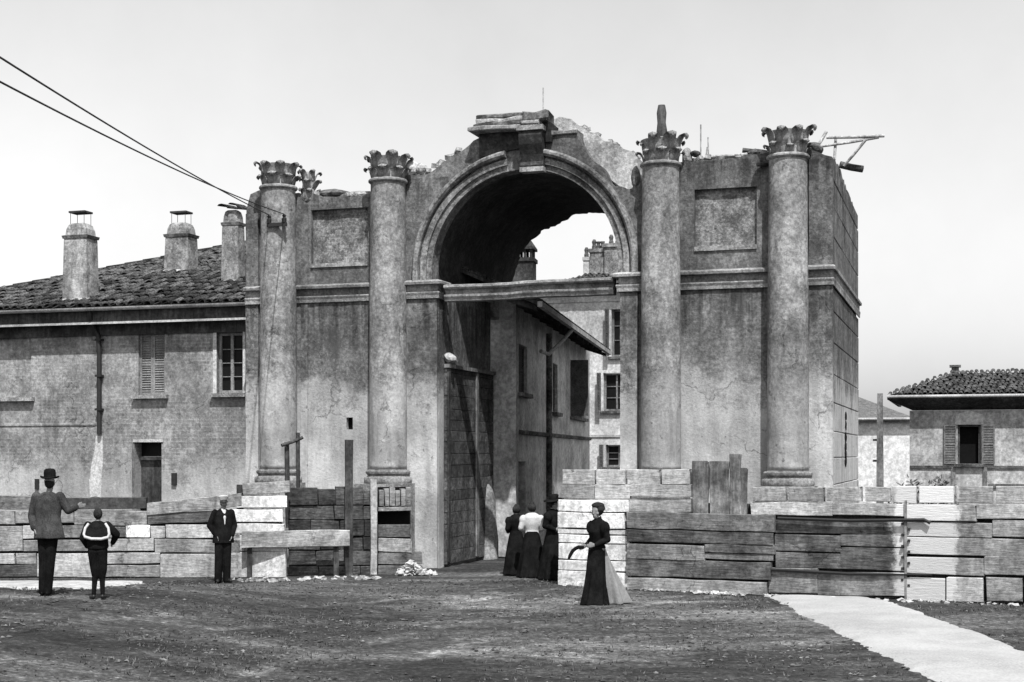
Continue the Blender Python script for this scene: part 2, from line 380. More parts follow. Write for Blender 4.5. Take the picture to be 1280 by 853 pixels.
    path('footpath', [(-60, 735), (60, 737), (120, 736), (178, 732)], [(-60, 728), (60, 727), (120, 727), (178, 729)], 'narrow pale strip of footpath behind the man and the boy', 2, mat('pale_sand_strip', .28, .36, .44, .8, 26, .25, 0))
    # loose stones strewn over the earth
    rnd = random.Random(3); mb = MB()
    base = [(1, 0, 0), (-1, 0, 0), (0, 1, 0), (0, -1, 0), (0, 0, 1), (0, 0, -1)]
    fc = [(0, 2, 4), (2, 1, 4), (1, 3, 4), (3, 0, 4), (2, 0, 5), (1, 2, 5), (3, 1, 5), (0, 3, 5)]
    for i in range(9000):
        y = 13 + 15 * rnd.random() ** .8; x = rnd.uniform(-.37, .37) * y
        if noise.noise(Vector((x * .5, y * .7, 4))) < rnd.uniform(-.5, .45): continue
        r = .008 + .022 * rnd.random() ** 3; a = rnd.uniform(0, 6.28); c, s_ = cos(a), sin(a); z = ground_z(x, y) + .035 * noise.noise(Vector((x, y, 0)) * .5)
        q = [rnd.uniform(.6, 1.3) for _ in range(6)]
        mb.add([(x + (bx * c - by * s_) * r * 1.5 * q[k], y + (bx * s_ + by * c) * r * q[k], z + bz * r * .7 * q[k]) for k, (bx, by, bz) in enumerate(base)], fc)
    tag(mb.build('loose_stones', mat('pebble', .03, .07, .18, 1.3, 9, .1)), 'small loose stones strewn over the dark earth', 'stones', kind='stuff')
build_ground()
def build_grass():
    rnd = random.Random(11); mb = MB()
    for i in range(15000):
        y = 12.5 + 16 * rnd.random() ** .85; x = rnd.uniform(-.38, .38) * y
        if noise.noise(Vector((x * .45, y * .6, 9))) + .4 * noise.noise(Vector((x * 1.7, y * 1.9, 2))) < rnd.uniform(-.25, .55): continue
        u = x / y * FPX + CX; v = HY + CZ / y * FPX
        if u > 955 and v > 742 and u - 955 > (v - 745) * 1.9 - 4 and (u - 1090) < (v - 747) * 2.9 + 4: continue          # not on the path
        z = ground_z(x, y) + .035 * noise.noise(Vector((x, y, 0)) * .5) - .01
        for k in range(3):
            a = rnd.uniform(0, 6.28); r = rnd.uniform(0, .03); h = rnd.uniform(.015, .05); l = rnd.uniform(.01, .05); bx, by = x + r * cos(a), y + r * sin(a); w = rnd.uniform(.004, .009)
            mb.add([(bx - w * sin(a), by + w * cos(a), z), (bx + w * sin(a), by - w * cos(a), z), (bx + l * cos(a), by + l * sin(a), z + h)], [(0, 1, 2)])
    tag(mb.build('dry_grass', mat('dry_grass', .03, .07, .16, 1.2, 9, 0, mot=0)), 'short dry stubble grass scattered over the square', 'grass', kind='stuff')
build_grass()

# ------------------------------------------------------------------ the ruined gate
UL, UR, AL, AR = -6.546, 6.217, -2.0, 1.977
C_U = [G.px(x_, 400, -.22)[0] for x_ in (348, 485, 826, 985)]
AC, AZ, AI, AO = -.10, 6.34, 2.04, 2.46
def build_gate():
    gate = empty('city_gate', G.o, G.rz, 'half demolished stuccoed gateway with one great arch and four engaged columns', 'gateway')
    px = G.px
    top = [px(308, 262), px(313, 243), px(324, 238), px(395, 243), px(412, 246), px(430, 244), px(455, 247), px(500, 235), px(506, 218), px(530, 219), px(545, 211), px(560, 199),
           px(580, 187), px(592, 176), px(600, 172), px(690, 166), px(722, 165), px(726, 179), px(737, 196), px(752, 208), px(761, 226), px(769, 233), px(786, 237), px(798, 232),
           px(806, 214), px(850, 203), px(905, 199), px(955, 192), px(1000, 184), px(1022, 190), px(1040, 196)]
    top = rag(top, .13, .035, 5)
    arch = [(AC + AI * cos(a), AZ + AI * sin(a)) for a in [pi * k / 40 for k in range(41)]]
    outer = [(UL, -.1)] + top + [(UR, -.1), (AR, -.1), (AR, 5.9), (AC + AI, 5.95)] + arch + [(AC - AI, 5.95), (AL, 5.9), (AL, -.1)]
    pl = rect(px(389, 330), px(460, 259)); pr = rect(px(868, 309), px(946, 233))
    # a niche hole low on the left bay
    hole = rect(px(433, 537), px(441, 522))
    MB().prism(outer, 0, .38, [pl, pr, hole]).build('front_wall', PLASTER(), gate)
    for r_ in (pl, pr):
        a, b = r_[0], r_[2]; m = MB()
        nx, nz_ = 14, 12; vs = []; rnd = random.Random(4)
        for j in range(nz_ + 1):
            for i in range(nx + 1):
                u = a[0] + (b[0] - a[0]) * i / nx; z = a[1] + (b[1] - a[1]) * j / nz_
                vs.append((u, .115 + .02 * noise.noise(Vector((u * 3, z * 3, 1))), z))
        m.add(vs, [(j * (nx + 1) + i, j * (nx + 1) + i + 1, (j + 1) * (nx + 1) + i + 1, (j + 1) * (nx + 1) + i) for j in range(nz_) for i in range(nx)])
        m.build('recessed_panel', PANEL(), gate)
        # raised rim and sill
        f = MB()
        f.box(a[0] - .0, b[0] + .0, -.035, .11, a[1] - .09, a[1] - .003); f.build('panel_sill', STONE(), gate)
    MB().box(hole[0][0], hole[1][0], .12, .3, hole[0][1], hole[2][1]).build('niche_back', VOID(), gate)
    # bodies behind the front wall
    rp = [G.pu(1041, 196, UR)[1], G.pu(1055, 215, UR), G.pu(1065, 245, UR), G.pu(1072, 262, UR)]
    side = [(.38, -.1), (.38, 8.3)] + rag([(.9, 8.38), (2.0, 8.5), (2.9, 8.46), (4.2, 8.34), (5.2, 8.36), (6.2, 8.30), (6.9, 8.28), (7.05, 7.9), (7.19, 7.4)], .2, .06, 8) + [(7.19, -.1)]
    MB().prism(side, AC + AI + .45, UR - .05, axis='u').build('rear_body', PLASTER(), gate)
    lb = [(.38, 6.1), (.38, 7.95), (2.2, 7.8), (3.6, 7.3), (3.6, 6.1)]
    MB().prism(lb, UL + .05, AC - AI - .45, axis='u').build('rear_body', PLASTER(), gate)
    MB().prism([(.38, -.1), (.38, 6.0), (3.6, 6.0), (3.6, -.1)], UL + .05, AL - .02, axis='u').build('rear_body', PLASTER(), gate)
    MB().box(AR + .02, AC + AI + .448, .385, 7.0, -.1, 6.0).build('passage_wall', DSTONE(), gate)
    # right flank: courses of facing with open joints
    zs = [0.0]
    rnd = random.Random(12)
    while zs[-1] < 5.4: zs.append(zs[-1] + rnd.uniform(.52, .66))
    up = [6.16]
    while up[-1] < 7.9: up.append(up[-1] + rnd.uniform(.5, .64))
    for seq, endz in ((zs, 5.72), (up, 8.2)):
        for i in range(len(seq)):
            z0 = seq[i]; z1 = min(seq[i + 1] if i + 1 < len(seq) else endz, endz)
            if z1 - z0 < .15: continue
            w = .02; rr = []
            wends = [.02, 2.4 + rnd.uniform(-.5, .5), 4.8 + rnd.uniform(-.5, .5), 7.19 - (.25 if z0 > 7.5 else 0)]
            for k in range(3):
                m = MB(); a0, a1 = wends[k] + (.0 if k == 0 else .004), wends[k + 1] - .004
                p = UR + rnd.uniform(-.006, .006); c = .012
                m.ring([[(UR - .06, a0, z0 + .006), (p - c, a0, z0 + .006), (p, a0, z0 + .006 + c), (p, a0, z1 - .006 - c), (p - c, a0, z1 - .006), (UR - .06, a0, z1 - .006)],
                        [(UR - .06, a1, z0 + .006), (p - c, a1, z0 + .006), (p, a1, z0 + .006 + c), (p, a1, z1 - .006 - c), (p - c, a1, z1 - .006), (UR - .06, a1, z1 - .006)]])
                m.build('facing_course', PLASTER(), gate)
    # end pilasters and arch piers
    for (a, b, z1, w) in ((UL + .02, -6.22, 7.75, -.07), (5.78, UR + .02, 8.22, -.075), (-2.72, AL - .005, 5.72, -.08), (AR + .005, 2.34, 5.72, -.08), (-5.2, -5.04, 7.9, -.03)):
        m = MB(); m.prism(rag([(a, 0), (a, z1), (b, z1), (b, 0)], .3, .012, int(a * 10) + 90), w, .02); m.build('pilaster', PLASTER(), gate)
    # impost cornice in lengths between the columns, returned round the right corner; the length over the opening is a beam
    prof = [(-.01, 5.735), (.05, 5.735), (.055, 5.80), (.075, 5.85), (.07, 5.875), (.02, 5.885), (.025, 6.02), (.15, 6.03), (.16, 6.08), (.14, 6.10), (.05, 6.125), (-.01, 6.14)]
    def cornice(name, pts):
        MB().sweep(prof, pts).build(name, STONE(), gate)
    def straight(a, b, w): return [(a + (b - a) * k / 8, w + .006 * sin(k * 2.1 + a), 0, -1) for k in range(9)]
    cornice('cornice', straight(-6.52, -6.13, -.068)); cornice('cornice', straight(-5.43, -3.52, 0)); cornice('cornice', straight(3.14, 5.0, 0))
    cornice('cornice', straight(-2.83, -2.74, -.002))
    cornice('cornice', [(-2.74, -.082, -.0, -1), (-2.4, -.082, 0, -1), (AL, -.082, 1, -1), (AL, .37, 1, 0)])
    cornice('cornice', [(AR, .37, -1, 0), (AR, -.082, -1, -1), (2.2, -.082, 0, -1), (2.45, -.082, 0, -1)])
    cornice('cornice', [(5.7, -.077, 0, -1), (6.0, -.077, 0, -1), (UR + .02, -.077, .4, -1), (UR + .02, 2, .4, 0), (UR + .02, 4.4, .4, 0), (UR + .02, 7.19, .4, 0)])
    bp = [(-.22, 5.70), (.045, 5.70), (.06, 5.745), (.09, 5.79), (.095, 5.83), (-.02, 5.85), (-.02, 5.945), (.10, 5.955), (.13, 5.985), (.13, 6.03), (.04, 6.05), (-.22, 6.06)]
    path = []
    for k in range(25):
        t = k / 24; u = AL + .15 + (AR - AL - .3) * t; path.append((u, .02 + .006 * noise.noise(Vector((t * 7, 0, 0))), 0, -1))
    m = MB(); m.ring([[(u, w - p, z + -.03 * sstep((12 - t_) / 3) + .003 * sin(t_ * .9)) for p, z in bp] for t_, (u, w, _, _) in enumerate(path)]); m.build('tie_beam', STONE(), gate)
    # archivolt: three stepped fasciae round the arch
    ap = [(AI - .01, .05), (AI - .01, -.04), (AI + .11, -.04), (AI + .115, -.095), (AI + .235, -.095), (AI + .24, -.04), (AI + .275, -.04), (AI + .28, -.16), (AI + .32, -.2), (AI + .37, -.2), (AI + .41, -.15), (AO, -.10), (AO, .05)]
    for (t0, t1) in ((-.06, 80), (99, 180.06)):
        rings = []
        n = 26
        for k in range(n + 1):
            a = radians(max(0, t0) + (min(180, t1) - max(0, t0)) * k / n); rings.append([(AC + r * cos(a), w, AZ + r * sin(a)) for r, w in ap])
        if t0 < 0: rings.insert(0, [(AC + r, w, 6.1) for r, w in ap])
        else: rings.append([(AC - r, w, 6.1) for r, w in ap])
        MB().ring(rings).build('archivolt', mat('archivolt_stucco', .075, .14, .25, 2.0, 16, .4, .35), gate, 30)
    # keystone console with its cap and foot
    k0, k1 = px(652, 160)[0], px(686, 160)[0]; zt, zb = px(668, 166)[1], px(668, 214)[1]
    ks = MB(); prof2 = [(0.02, zb), (-.20, zb), (-.235, zb + .08), (-.2, zb + .16), (-.24, zb + .3), (-.33, zb + .5), (-.36, zt - .12), (-.33, zt), (.02, zt)]
    ks.prism(prof2, k0 + .04, k1 - .06, axis='u'); kp = ks.build('keystone', SOOT_SHADE(), gate)  # near-black colour carries the shade on the keystone
    MB().box(k0, k1 - .02, -.39, .0, zt - .02, zt + .08).build('keystone_cap', STONE(), kp)
    MB().box(k0 + .03, k1 - .05, -.245, .0, zb - .05, zb + .045).build('keystone_foot', STONE(), kp)
    # surviving length of entablature above the crown: frieze, its shade put into the near-black colour, broken mouldings over it
    e0, e1 = px(600, 170)[0], px(688, 170)[0]; fz0, fz1 = px(640, 188)[1], px(640, 166)[1]
    fr = MB(); fr.prism([(e0, fz0 - .12), (e1, fz0 + .12), (e1, fz1), (e0, fz1)], -.06, .3); fr.build('frieze', SOOT_SHADE(), gate)
    MB().prism(rag([(px(682, 160)[0], fz0 + .1), (px(682, 160)[0], fz1 + .16), (px(690, 150)[0], fz1 + .14), (px(691, 160)[0], fz0 + .1)], .1, .02, 3), -.14, .5).build('broken_pier', SOOT_SHADE(), gate)
    rnd = random.Random(5)
    x0, x1 = px(592, 163)[0], px(676, 163)[0]; z = fz1
    for i, (dz, p, sh0, sh1, mt) in enumerate(((.10, -.34, 0, .04, STONE()), (.09, -.30, .12, .08, DSTONE()), (.10, -.28, .14, .14, RUBBLE()), (.09, -.26, .16, .18, DSTONE()))):
        slab_mesh(x0 + sh0, x1 - sh1, z, z + dz, p, .35, rnd, .018, .02, .25).build('cornice_fragment', mt, gate); z += dz - .012
    slab_mesh(px(660, 160)[0], px(690, 160)[0], fz1 + .14, fz1 + .32, -.38, .3, rnd, .03, .03, .2).build('cornice_fragment', DSTONE(), gate)
    slab_mesh(px(658, 160)[0], px(680, 160)[0], fz1 + .05, fz1 + .14, -.40, .3, rnd, .02, .02, .2).build('cornice_fragment', RUBBLE(), gate)
    slab_mesh(px(690, 166)[0], px(722, 166)[0], px(700, 169)[1], px(700, 164)[1], -.05, .5, rnd, .01, .015, .2).build('coping', STONE(), gate)
    # the barrel vault, broken off behind
    rings = []; n = 90
    ins = []; outs = []; rnd = random.Random(21)
    vm = MB(); vs = []; fs = []; K = 14
    for k in range(n + 1):
        a = pi * k / n; end = 6.05 + .4 * noise.noise(Vector((a * 2.2, 3, 0))) + .28 * noise.noise(Vector((a * 7, 7, 0))) + .22 * noise.noise(Vector((a * 21, 1, 0))) - .3 * max(0, cos(pi - a))
        for j in range(K + 1):
            w = .37 + (end - .37) * j / K; rr = AI + .05 + .015 * noise.noise(Vector((a * 4, w * 2, 0)))
            vs.append((AC + rr * cos(a), w, AZ + rr * sin(a)))
        for j in range(K + 1):
            w = .37 + (end - .37) * j / K; vs.append((AC + (AI + .5) * cos(a), w, AZ + (AI + .45) * sin(a)))
    R = 2 * (K + 1)
    for k in range(n):
        for j in range(K):
            fs.append((k * R + j, k * R + j + 1, (k + 1) * R + j + 1, (k + 1) * R + j))
            fs.append((k * R + K + 1 + j, (k + 1) * R + K + 1 + j, (k + 1) * R + K + 2 + j, k * R + K + 2 + j))
        fs.append((k * R + K, k * R + 2 * K + 1, (k + 1) * R + 2 * K + 1, (k + 1) * R + K))
    vm.add(vs, fs).build('barrel_vault', SOOT_SHADE(), gate, 40)
    MB().box(AC - AI - .44, AC - AI - .04,   .385, 3.6, 6.002, AZ + .02).build('vault_springer', SOOT_SHADE(), gate)
    MB().box(AC + AI + .04, AC + AI + .3, .7, 5.3, 6.002, AZ + .02).build('vault_springer', SOOT_SHADE(), gate)
    # rear wall standing higher behind the arch, stripped to pale mortar
    W = 3.6
    q = lambda x, y: G.px(x, y, W)
    rw = rag([q(640, 172), q(688, 151), q(700, 146), q(714, 149), q(736, 165), q(765, 178), q(788, 189), q(797, 197), q(797, 215), q(790, 236)], .16, .05, 31)
    rw = rw + [q(790, 250), (AC + (AI + .3) * cos(.9), AZ + (AI + .3) * sin(.9) - .2)] + [(AC + (AI + .3) * cos(a), AZ + (AI + .3) * sin(a)) for a in (1.1, 1.3, 1.5, 1.7, 1.9, 2.1)]
    MB().prism(rw, W, W + .8).build('rear_wall', mat('stripped_wall', .22, .33, .45, 1.8, 14, .6, .2), gate)
    # columns
    def shaft_mesh():
        prof = []
        for k in range(71):
            t = k / 70; r = .405 - .035 * max(0, (t - .25) / .75) ** 1.4; prof.append((r, 2.1 + 6.14 * t))
        def fold(a, i):
            p = Vector((cos(a), sin(a), i * .12)); jt = .012 if i % 14 == 7 else 0          # drum joints, chips and dents
            return 1 + .010 * noise.noise(p * 1.6) - jt + .09 * min(0, .38 + noise.noise(p * 3.1 + Vector((5, 0, 0)))) - .05 * max(0, noise.noise(p * 5.3) - .45)
        return MB().lathe(prof, 56, fold=fold).mesh('column_shaft')
    sm = shaft_mesh()
    bm_ = MB().lathe([(.50, 1.80), (.515, 1.83), (.515, 1.90), (.50, 1.93), (.45, 1.945), (.435, 1.965), (.45, 1.99), (.475, 2.01), (.48, 2.05), (.465, 2.075), (.41, 2.085), (.395, 2.12)], 40).mesh('column_base')
    astr = MB().lathe([(.36, 8.18), (.395, 8.2), (.42, 8.225), (.42, 8.255), (.395, 8.28), (.36, 8.29)], 40).mesh('astragal')
    bell = MB().lathe([(.335, 8.27), (.34, 8.4), (.35, 8.55), (.38, 8.66), (.41, 8.73), (.38, 8.745)], 32).mesh('capital')
    def leaf(h, out, wd, seed):
        rnd = random.Random(seed); prof = [(0, 0, wd * .42), (.015, h * .35, wd * .5), (.03, h * .65, wd * .52), (out * .45, h * .9, wd * .48), (out * .85, h * 1.0, wd * .36), (out * 1.05, h * .88, wd * .26), (out * .98, h * .74, wd * .1)]
        vs = []
        for dr, z, w in prof:
            for k, s_ in enumerate((-1, -.45, 0, .45, 1)): vs.append((w * s_, -dr - (.012 if k in (1, 3) else .022 if k == 2 else 0), z - .02 * abs(s_) * (z > h * .5)))
        n = len(vs); vs += [(x * .9, y + .028, z - .012) for x, y, z in vs]; fs = []; R = len(prof)
        for i in range(R - 1):
            for k in range(4):
                a = i * 5 + k; fs.append((a, a + 1, a + 6, a + 5)); fs.append((a + n, a + n + 5, a + n + 6, a + n + 1))
        edge = [i * 5 for i in range(R)] + [(R - 1) * 5 + k for k in range(1, 5)] + [i * 5 + 4 for i in range(R - 2, -1, -1)] + [3, 2, 1]
        for i in range(len(edge)): a, b = edge[i], edge[(i + 1) % len(edge)]; fs.append((a, b, b + n, a + n))
        return MB().add(vs, fs).mesh('acanthus_leaf')
    l1 = leaf(.25, .15, .27, 1); l2 = leaf(.34, .18, .26, 2)
    for me in (sm, astr): me.materials.append(COLUMN())
    for me in (bell, bm_): me.materials.append(STONE())
    for me in (l1, l2): me.materials.append(mat('capital_stone', .13, .23, .36, 4, 22, .3, .25))
    rnd = random.Random(9)
    for i, u in enumerate(C_U):
        w = -.22
        sh = put('column_shaft', sm, None, gate, 180, (u, w, 0), (0, 0, i * 1.3))
        put('column_base', bm_, None, gate, 35, (u, w, 0)); put('astragal', astr, None, sh, 40, (0, 0, 0), (0, 0, 0))
        cp = put('capital', bell, None, gate, 40, (u, w, 0), (0, 0, rnd.uniform(-.2, .2)))
        MB().prism(rag([(u - .56, .0), (u - .56, 1.8), (u + .56, 1.8), (u + .56, 0)], .3, .01, i), w - .56, .05).build('pedestal', STONE(), gate)
        for tier, (lm, zz, rr) in enumerate(((l1, 8.28, .335), (l2, 8.47, .35))):
            for k in range(8):
                a = 2 * pi * (k + .5 * tier) / 8 + .2
                if sin(a - cp.rotation_euler.z) > .93: continue
                s_ = rnd.uniform(.88, 1.12)
                if rnd.random() < .08: s_ *= .6
                lf = put('acanthus_leaf', lm, None, cp, 60, (cos(a) * rr, sin(a) * rr, zz), (rnd.uniform(-.06, .06), rnd.uniform(-.06, .06), a + pi / 2)); lf.scale = (s_, s_, s_)
    # fragments of the pilaster capital beside the first column, of broken blocks along the wall head
    cb = MB().lathe([(.13, 7.98), (.14, 8.1), (.13, 8.25), (.14, 8.4), (.15, 8.5), (.13, 8.58), (.08, 8.62)], 12, fold=lambda a, i: 1 + .22 * noise.noise(Vector((a * 1.5, i * .9, 2)))).mesh('capital_fragment')
    cb.materials.append(STONE()); cf = put('capital_fragment', cb, None, gate, 50, (px(386, 220, .1)[0], .1, 0))
    for k in range(15):
        a = 2 * pi * k / 7.5 + .3; lf = put('acanthus_leaf', l1, None, cf, 60, (cos(a) * .13, sin(a) * .13, 8.0 + .2 * (k % 3) + rnd.uniform(0, .06)), (rnd.uniform(-.3, .3), rnd.uniform(-.3, .3), a + pi / 2)); lf.scale = (.6, .8, .9)
    def chunk(xa, xb, ya, yb, w, mt, seed, dep=.3):
        r_ = random.Random(seed); a = px(xa, yb, w); b = px(xb, ya, w); bm = bmesh.new(); bmesh.ops.create_icosphere(bm, subdivisions=2, radius=1)
        for v in bm.verts:
            n_ = 1 + .35 * noise.noise(v.co * 1.3 + Vector((seed, 0, 0))); v.co = Vector(((a[0] + b[0]) / 2 + v.co.x * n_ * (b[0] - a[0]) / 2, w + v.co.y * dep * .5, (a[1] + b[1]) / 2 + v.co.z * n_ * (b[1] - a[1]) / 2))
        me = bpy.data.meshes.new('broken_block'); bm.to_mesh(me); bm.free(); put('broken_block', me, mt, gate)
    chunk(506, 522, 199, 222, .15, mat('pale_mortar', .4, .5, .6, 3, 14, .5), 1); chunk(519, 534, 203, 220, .2, RUBBLE(), 2)
    chunk(852, 866, 184, 208, .2, RUBBLE(), 3); chunk(862, 875, 188, 197, .2, DSTONE(), 4); chunk(876, 930, 193, 204, .4, RUBBLE(), 5, .6); chunk(395, 440, 236, 250, .3, PLASTER(), 6, .5)
    chunk(1005, 1030, 178, 196, .5, PLASTER(), 7, .8); chunk(430, 470, 238, 252, .35, RUBBLE(), 8, .5); chunk(930, 962, 186, 200, .4, DSTONE(), 9, .5); chunk(790, 800, 205, 240, .2, RUBBLE(), 10)
    rnd = random.Random(77)
    for k in range(34):                              # crumbling bricks left standing along the broken wall heads
        x = rnd.choice([rnd.uniform(392, 462), rnd.uniform(852, 960), rnd.uniform(700, 795), rnd.uniform(510, 596)])
        ys = [(308, 262), (392, 244), (462, 246), (510, 219), (530, 219), (560, 199), (596, 174), (700, 150), (736, 166), (795, 195), (852, 203), (960, 191)]
        y = next(a[1] + (b[1] - a[1]) * (x - a[0]) / (b[0] - a[0]) for a, b in zip(ys, ys[1:]) if a[0] <= x <= b[0])
        w = 3.9 if 700 <= x <= 795 else rnd.uniform(.1, .5); u, z = px(x, y, w)
        b = slab_mesh(-.12, .12, -.04, .05, -.06, .06, rnd, .012, .01).build('loose_brick', RUBBLE(), gate); b.location = (u, w, z); b.rotation_euler = (rnd.uniform(-.3, .3), rnd.uniform(-.4, .4), rnd.uniform(0, 3))
    # stub of a post left on top of the third column, iron rods
    a = px(826, 176, -.22); t_ = px(826, 134, -.22)
    MB().lathe([(.11, 8.7), (.12, 8.85), (.085, 9.1), (.10, 9.3), (.075, 9.45), (.04, t_[1])], 10, (C_U[2] + .02, -.22), fold=lambda a, i: 1 + .25 * noise.noise(Vector((a, i * 1.1, 0)))).build('post_stub', DARKW(), gate, 40)
    for (x, y0, y1, dx) in ((876, 196, 156, 0), (886, 196, 172, -1), (881, 196, 184, 3), (679, 150, 110, 0)):
        p0 = px(x, y0, .4); p1 = px(x + dx, y1, .4); MB().tube([(p0[0], .4, p0[1] - .2), (p1[0], .4, p1[1])], .016, 6).build('iron_rod', mat('weathered_rod', .2, .3, .4), gate)
    # flat dark patches down the right flank, painting the shade inside torn-out beam pockets
    for i, y in enumerate((520, 532, 546, 558, 568, 578)):
        w, z = G.pu(1057, y, UR); r2 = random.Random(i); MB().prism([(w + (.16 + .1 * r2.random()) * cos(t) , z + (.07 + .06 * r2.random()) * sin(t)) for t in [2 * pi * k / 9 for k in range(9)]], UR - .02, UR + .012, axis='u').build('beam_pocket_shade', VOID(), gate)
    return gate
build_gate()

# poles and planks left on the wall head
def poles(name, label, cat, segs, w, frame, m, r=.04, part='pole', group=None):
    root_p = None; pts = []
    for (xa, ya, xb, yb, rr) in segs:
        a = frame.px(xa, ya, w); b = frame.px(xb, yb, w); pts.append(((a[0], w, a[1]), (b[0], w + .15, b[1]), rr))
    base = Vector(pts[0][0]); e = empty(name, frame.world(*base), frame.rz, label, cat, group)
    for a, b, rr in pts:
        MB().tube([Vector(a) - base, (Vector(a) + Vector(b)) / 2 - base + Vector((0, 0, -.01)), Vector(b) - base], rr, 8).build(part, m, e, 60)
    return e
LIGHTW = mat('bleached_timber', .22, .32, .42, 2, 14, .3)
poles('scaffold_frame', 'lashed frame of thin bleached poles jutting from the top right of the gate', 'scaffold',
      [(1043, 200, 1044, 170, .03), (1033, 172, 1105, 168, .035), (1027, 183, 1098, 170, .03), (1083, 174, 1054, 206, .03), (1020, 186, 1032, 163, .035)], 2.0, G, LIGHTW)
poles('beam_end', 'thick dark beam end sticking out below the scaffold poles', 'beam', [(1050, 206, 1078, 210, .075)], 2.2, G, DARKW())
poles('plank', 'dark plank lying on the wall head left of the end column', 'plank', [(928, 188, 972, 190, .05)], .25, G, DARKW())
poles('plank', 'short dark stick lodged against the end column below its capital', 'plank', [(946, 206, 968, 203, .04)], -.1, G, DARKW())

# ------------------------------------------------------------------ windows, shutters, tiles
def louvred_leaf(x0, x1, z0, z1, w, parent, m, depth=.05, cols=1):
    f = MB(); s = .05
    f.box(x0, x0 + s, w, w + depth, z0, z1); f.box(x1 - s, x1, w, w + depth, z0, z1)
    for zz in (z0, (z0 + z1) / 2 - s / 2, z1 - s): f.box(x0 + s + .001, x1 - s - .001, w + .002, w + depth - .002, zz, zz + s)
    lf = f.build('shutter', m, parent); sl_ = MB(); sl_.box(x0 + s, x1 - s, w + .036, w + .044, z0 + s, z1 - s); n = int((z1 - z0) / .055)
    for k in range(1, n):
        z = z0 + (z1 - z0) * k / n; sl_.add([(x0 + s, w + .045, z), (x1 - s, w + .045, z), (x1 - s, w + .008, z - .035), (x0 + s, w + .008, z - .035), (x0 + s, w + .047, z - .008), (x1 - s, w + .047, z - .008), (x1 - s, w + .010, z - .043), (x0 + s, w + .010, z - .043)],
                 [(0, 1, 2, 3), (4, 7, 6, 5), (3, 2, 6, 7), (0, 4, 5, 1), (0, 3, 7, 4), (1, 5, 6, 2)])
    sl_.build('louvre_slats', m, lf); return lf
def glazed(x0, x1, z0, z1, w, parent, m, cols=2, rows=4, bar=.035):
    f = MB(); s = .06
    f.box(x0, x0 + s, w, w + .07, z0, z1); f.box(x1 - s, x1, w, w + .07, z0, z1); f.box(x0 + s, x1 - s, w + .002, w + .068, z1 - s, z1); f.box(x0 + s, x1 - s, w + .002, w + .068, z0, z0 + s)
    cw = (x1 - x0 - 2 * s) / cols; ch = (z1 - z0 - 2 * s) / rows
    for c in range(1, cols): q = .035 if c == cols // 2 else bar / 2; f.box(x0 + s + c * cw - q, x0 + s + c * cw + q, w + .004, w + .06, z0 + s, z1 - s)
    for r in range(1, rows):
        for c in range(cols): f.box(x0 + s + c * cw + .018, x0 + s + (c + 1) * cw - .018, w + .006, w + .05, z0 + s + r * ch - bar / 2, z0 + s + r * ch + bar / 2)
    wd = f.build('window', m, parent)
    for r in range(rows):
        for c in range(cols): MB().box(x0 + s + c * cw + .002, x0 + s + (c + 1) * cw - .002, w + .05, w + .056, z0 + s + r * ch + .002, z0 + s + (r + 1) * ch - .002).build('pane', GLASS(), wd)
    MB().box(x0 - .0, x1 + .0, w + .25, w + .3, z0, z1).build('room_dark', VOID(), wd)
    return wd
def tile_mesh(L=.42, r0=.105, r1=.085, th=.016):
    mb = MB(); n = 5; rings = []
    for (y, r) in ((0, r0), (L, r1)):
        o = [(r * cos(pi * k / n), y, r * sin(pi * k / n) * .8) for k in range(n + 1)]; i = [((r - th) * cos(pi * k / n), y, (r - th) * sin(pi * k / n) * .8) for k in range(n, -1, -1)]
        rings.append(o + i)
    return mb.ring(rings).mesh('roof_tile')
TM = tile_mesh(); TM.materials.append(TILE())
def chimney_top(parent, u, w, z, rx, ry, h, m, style):
    pass

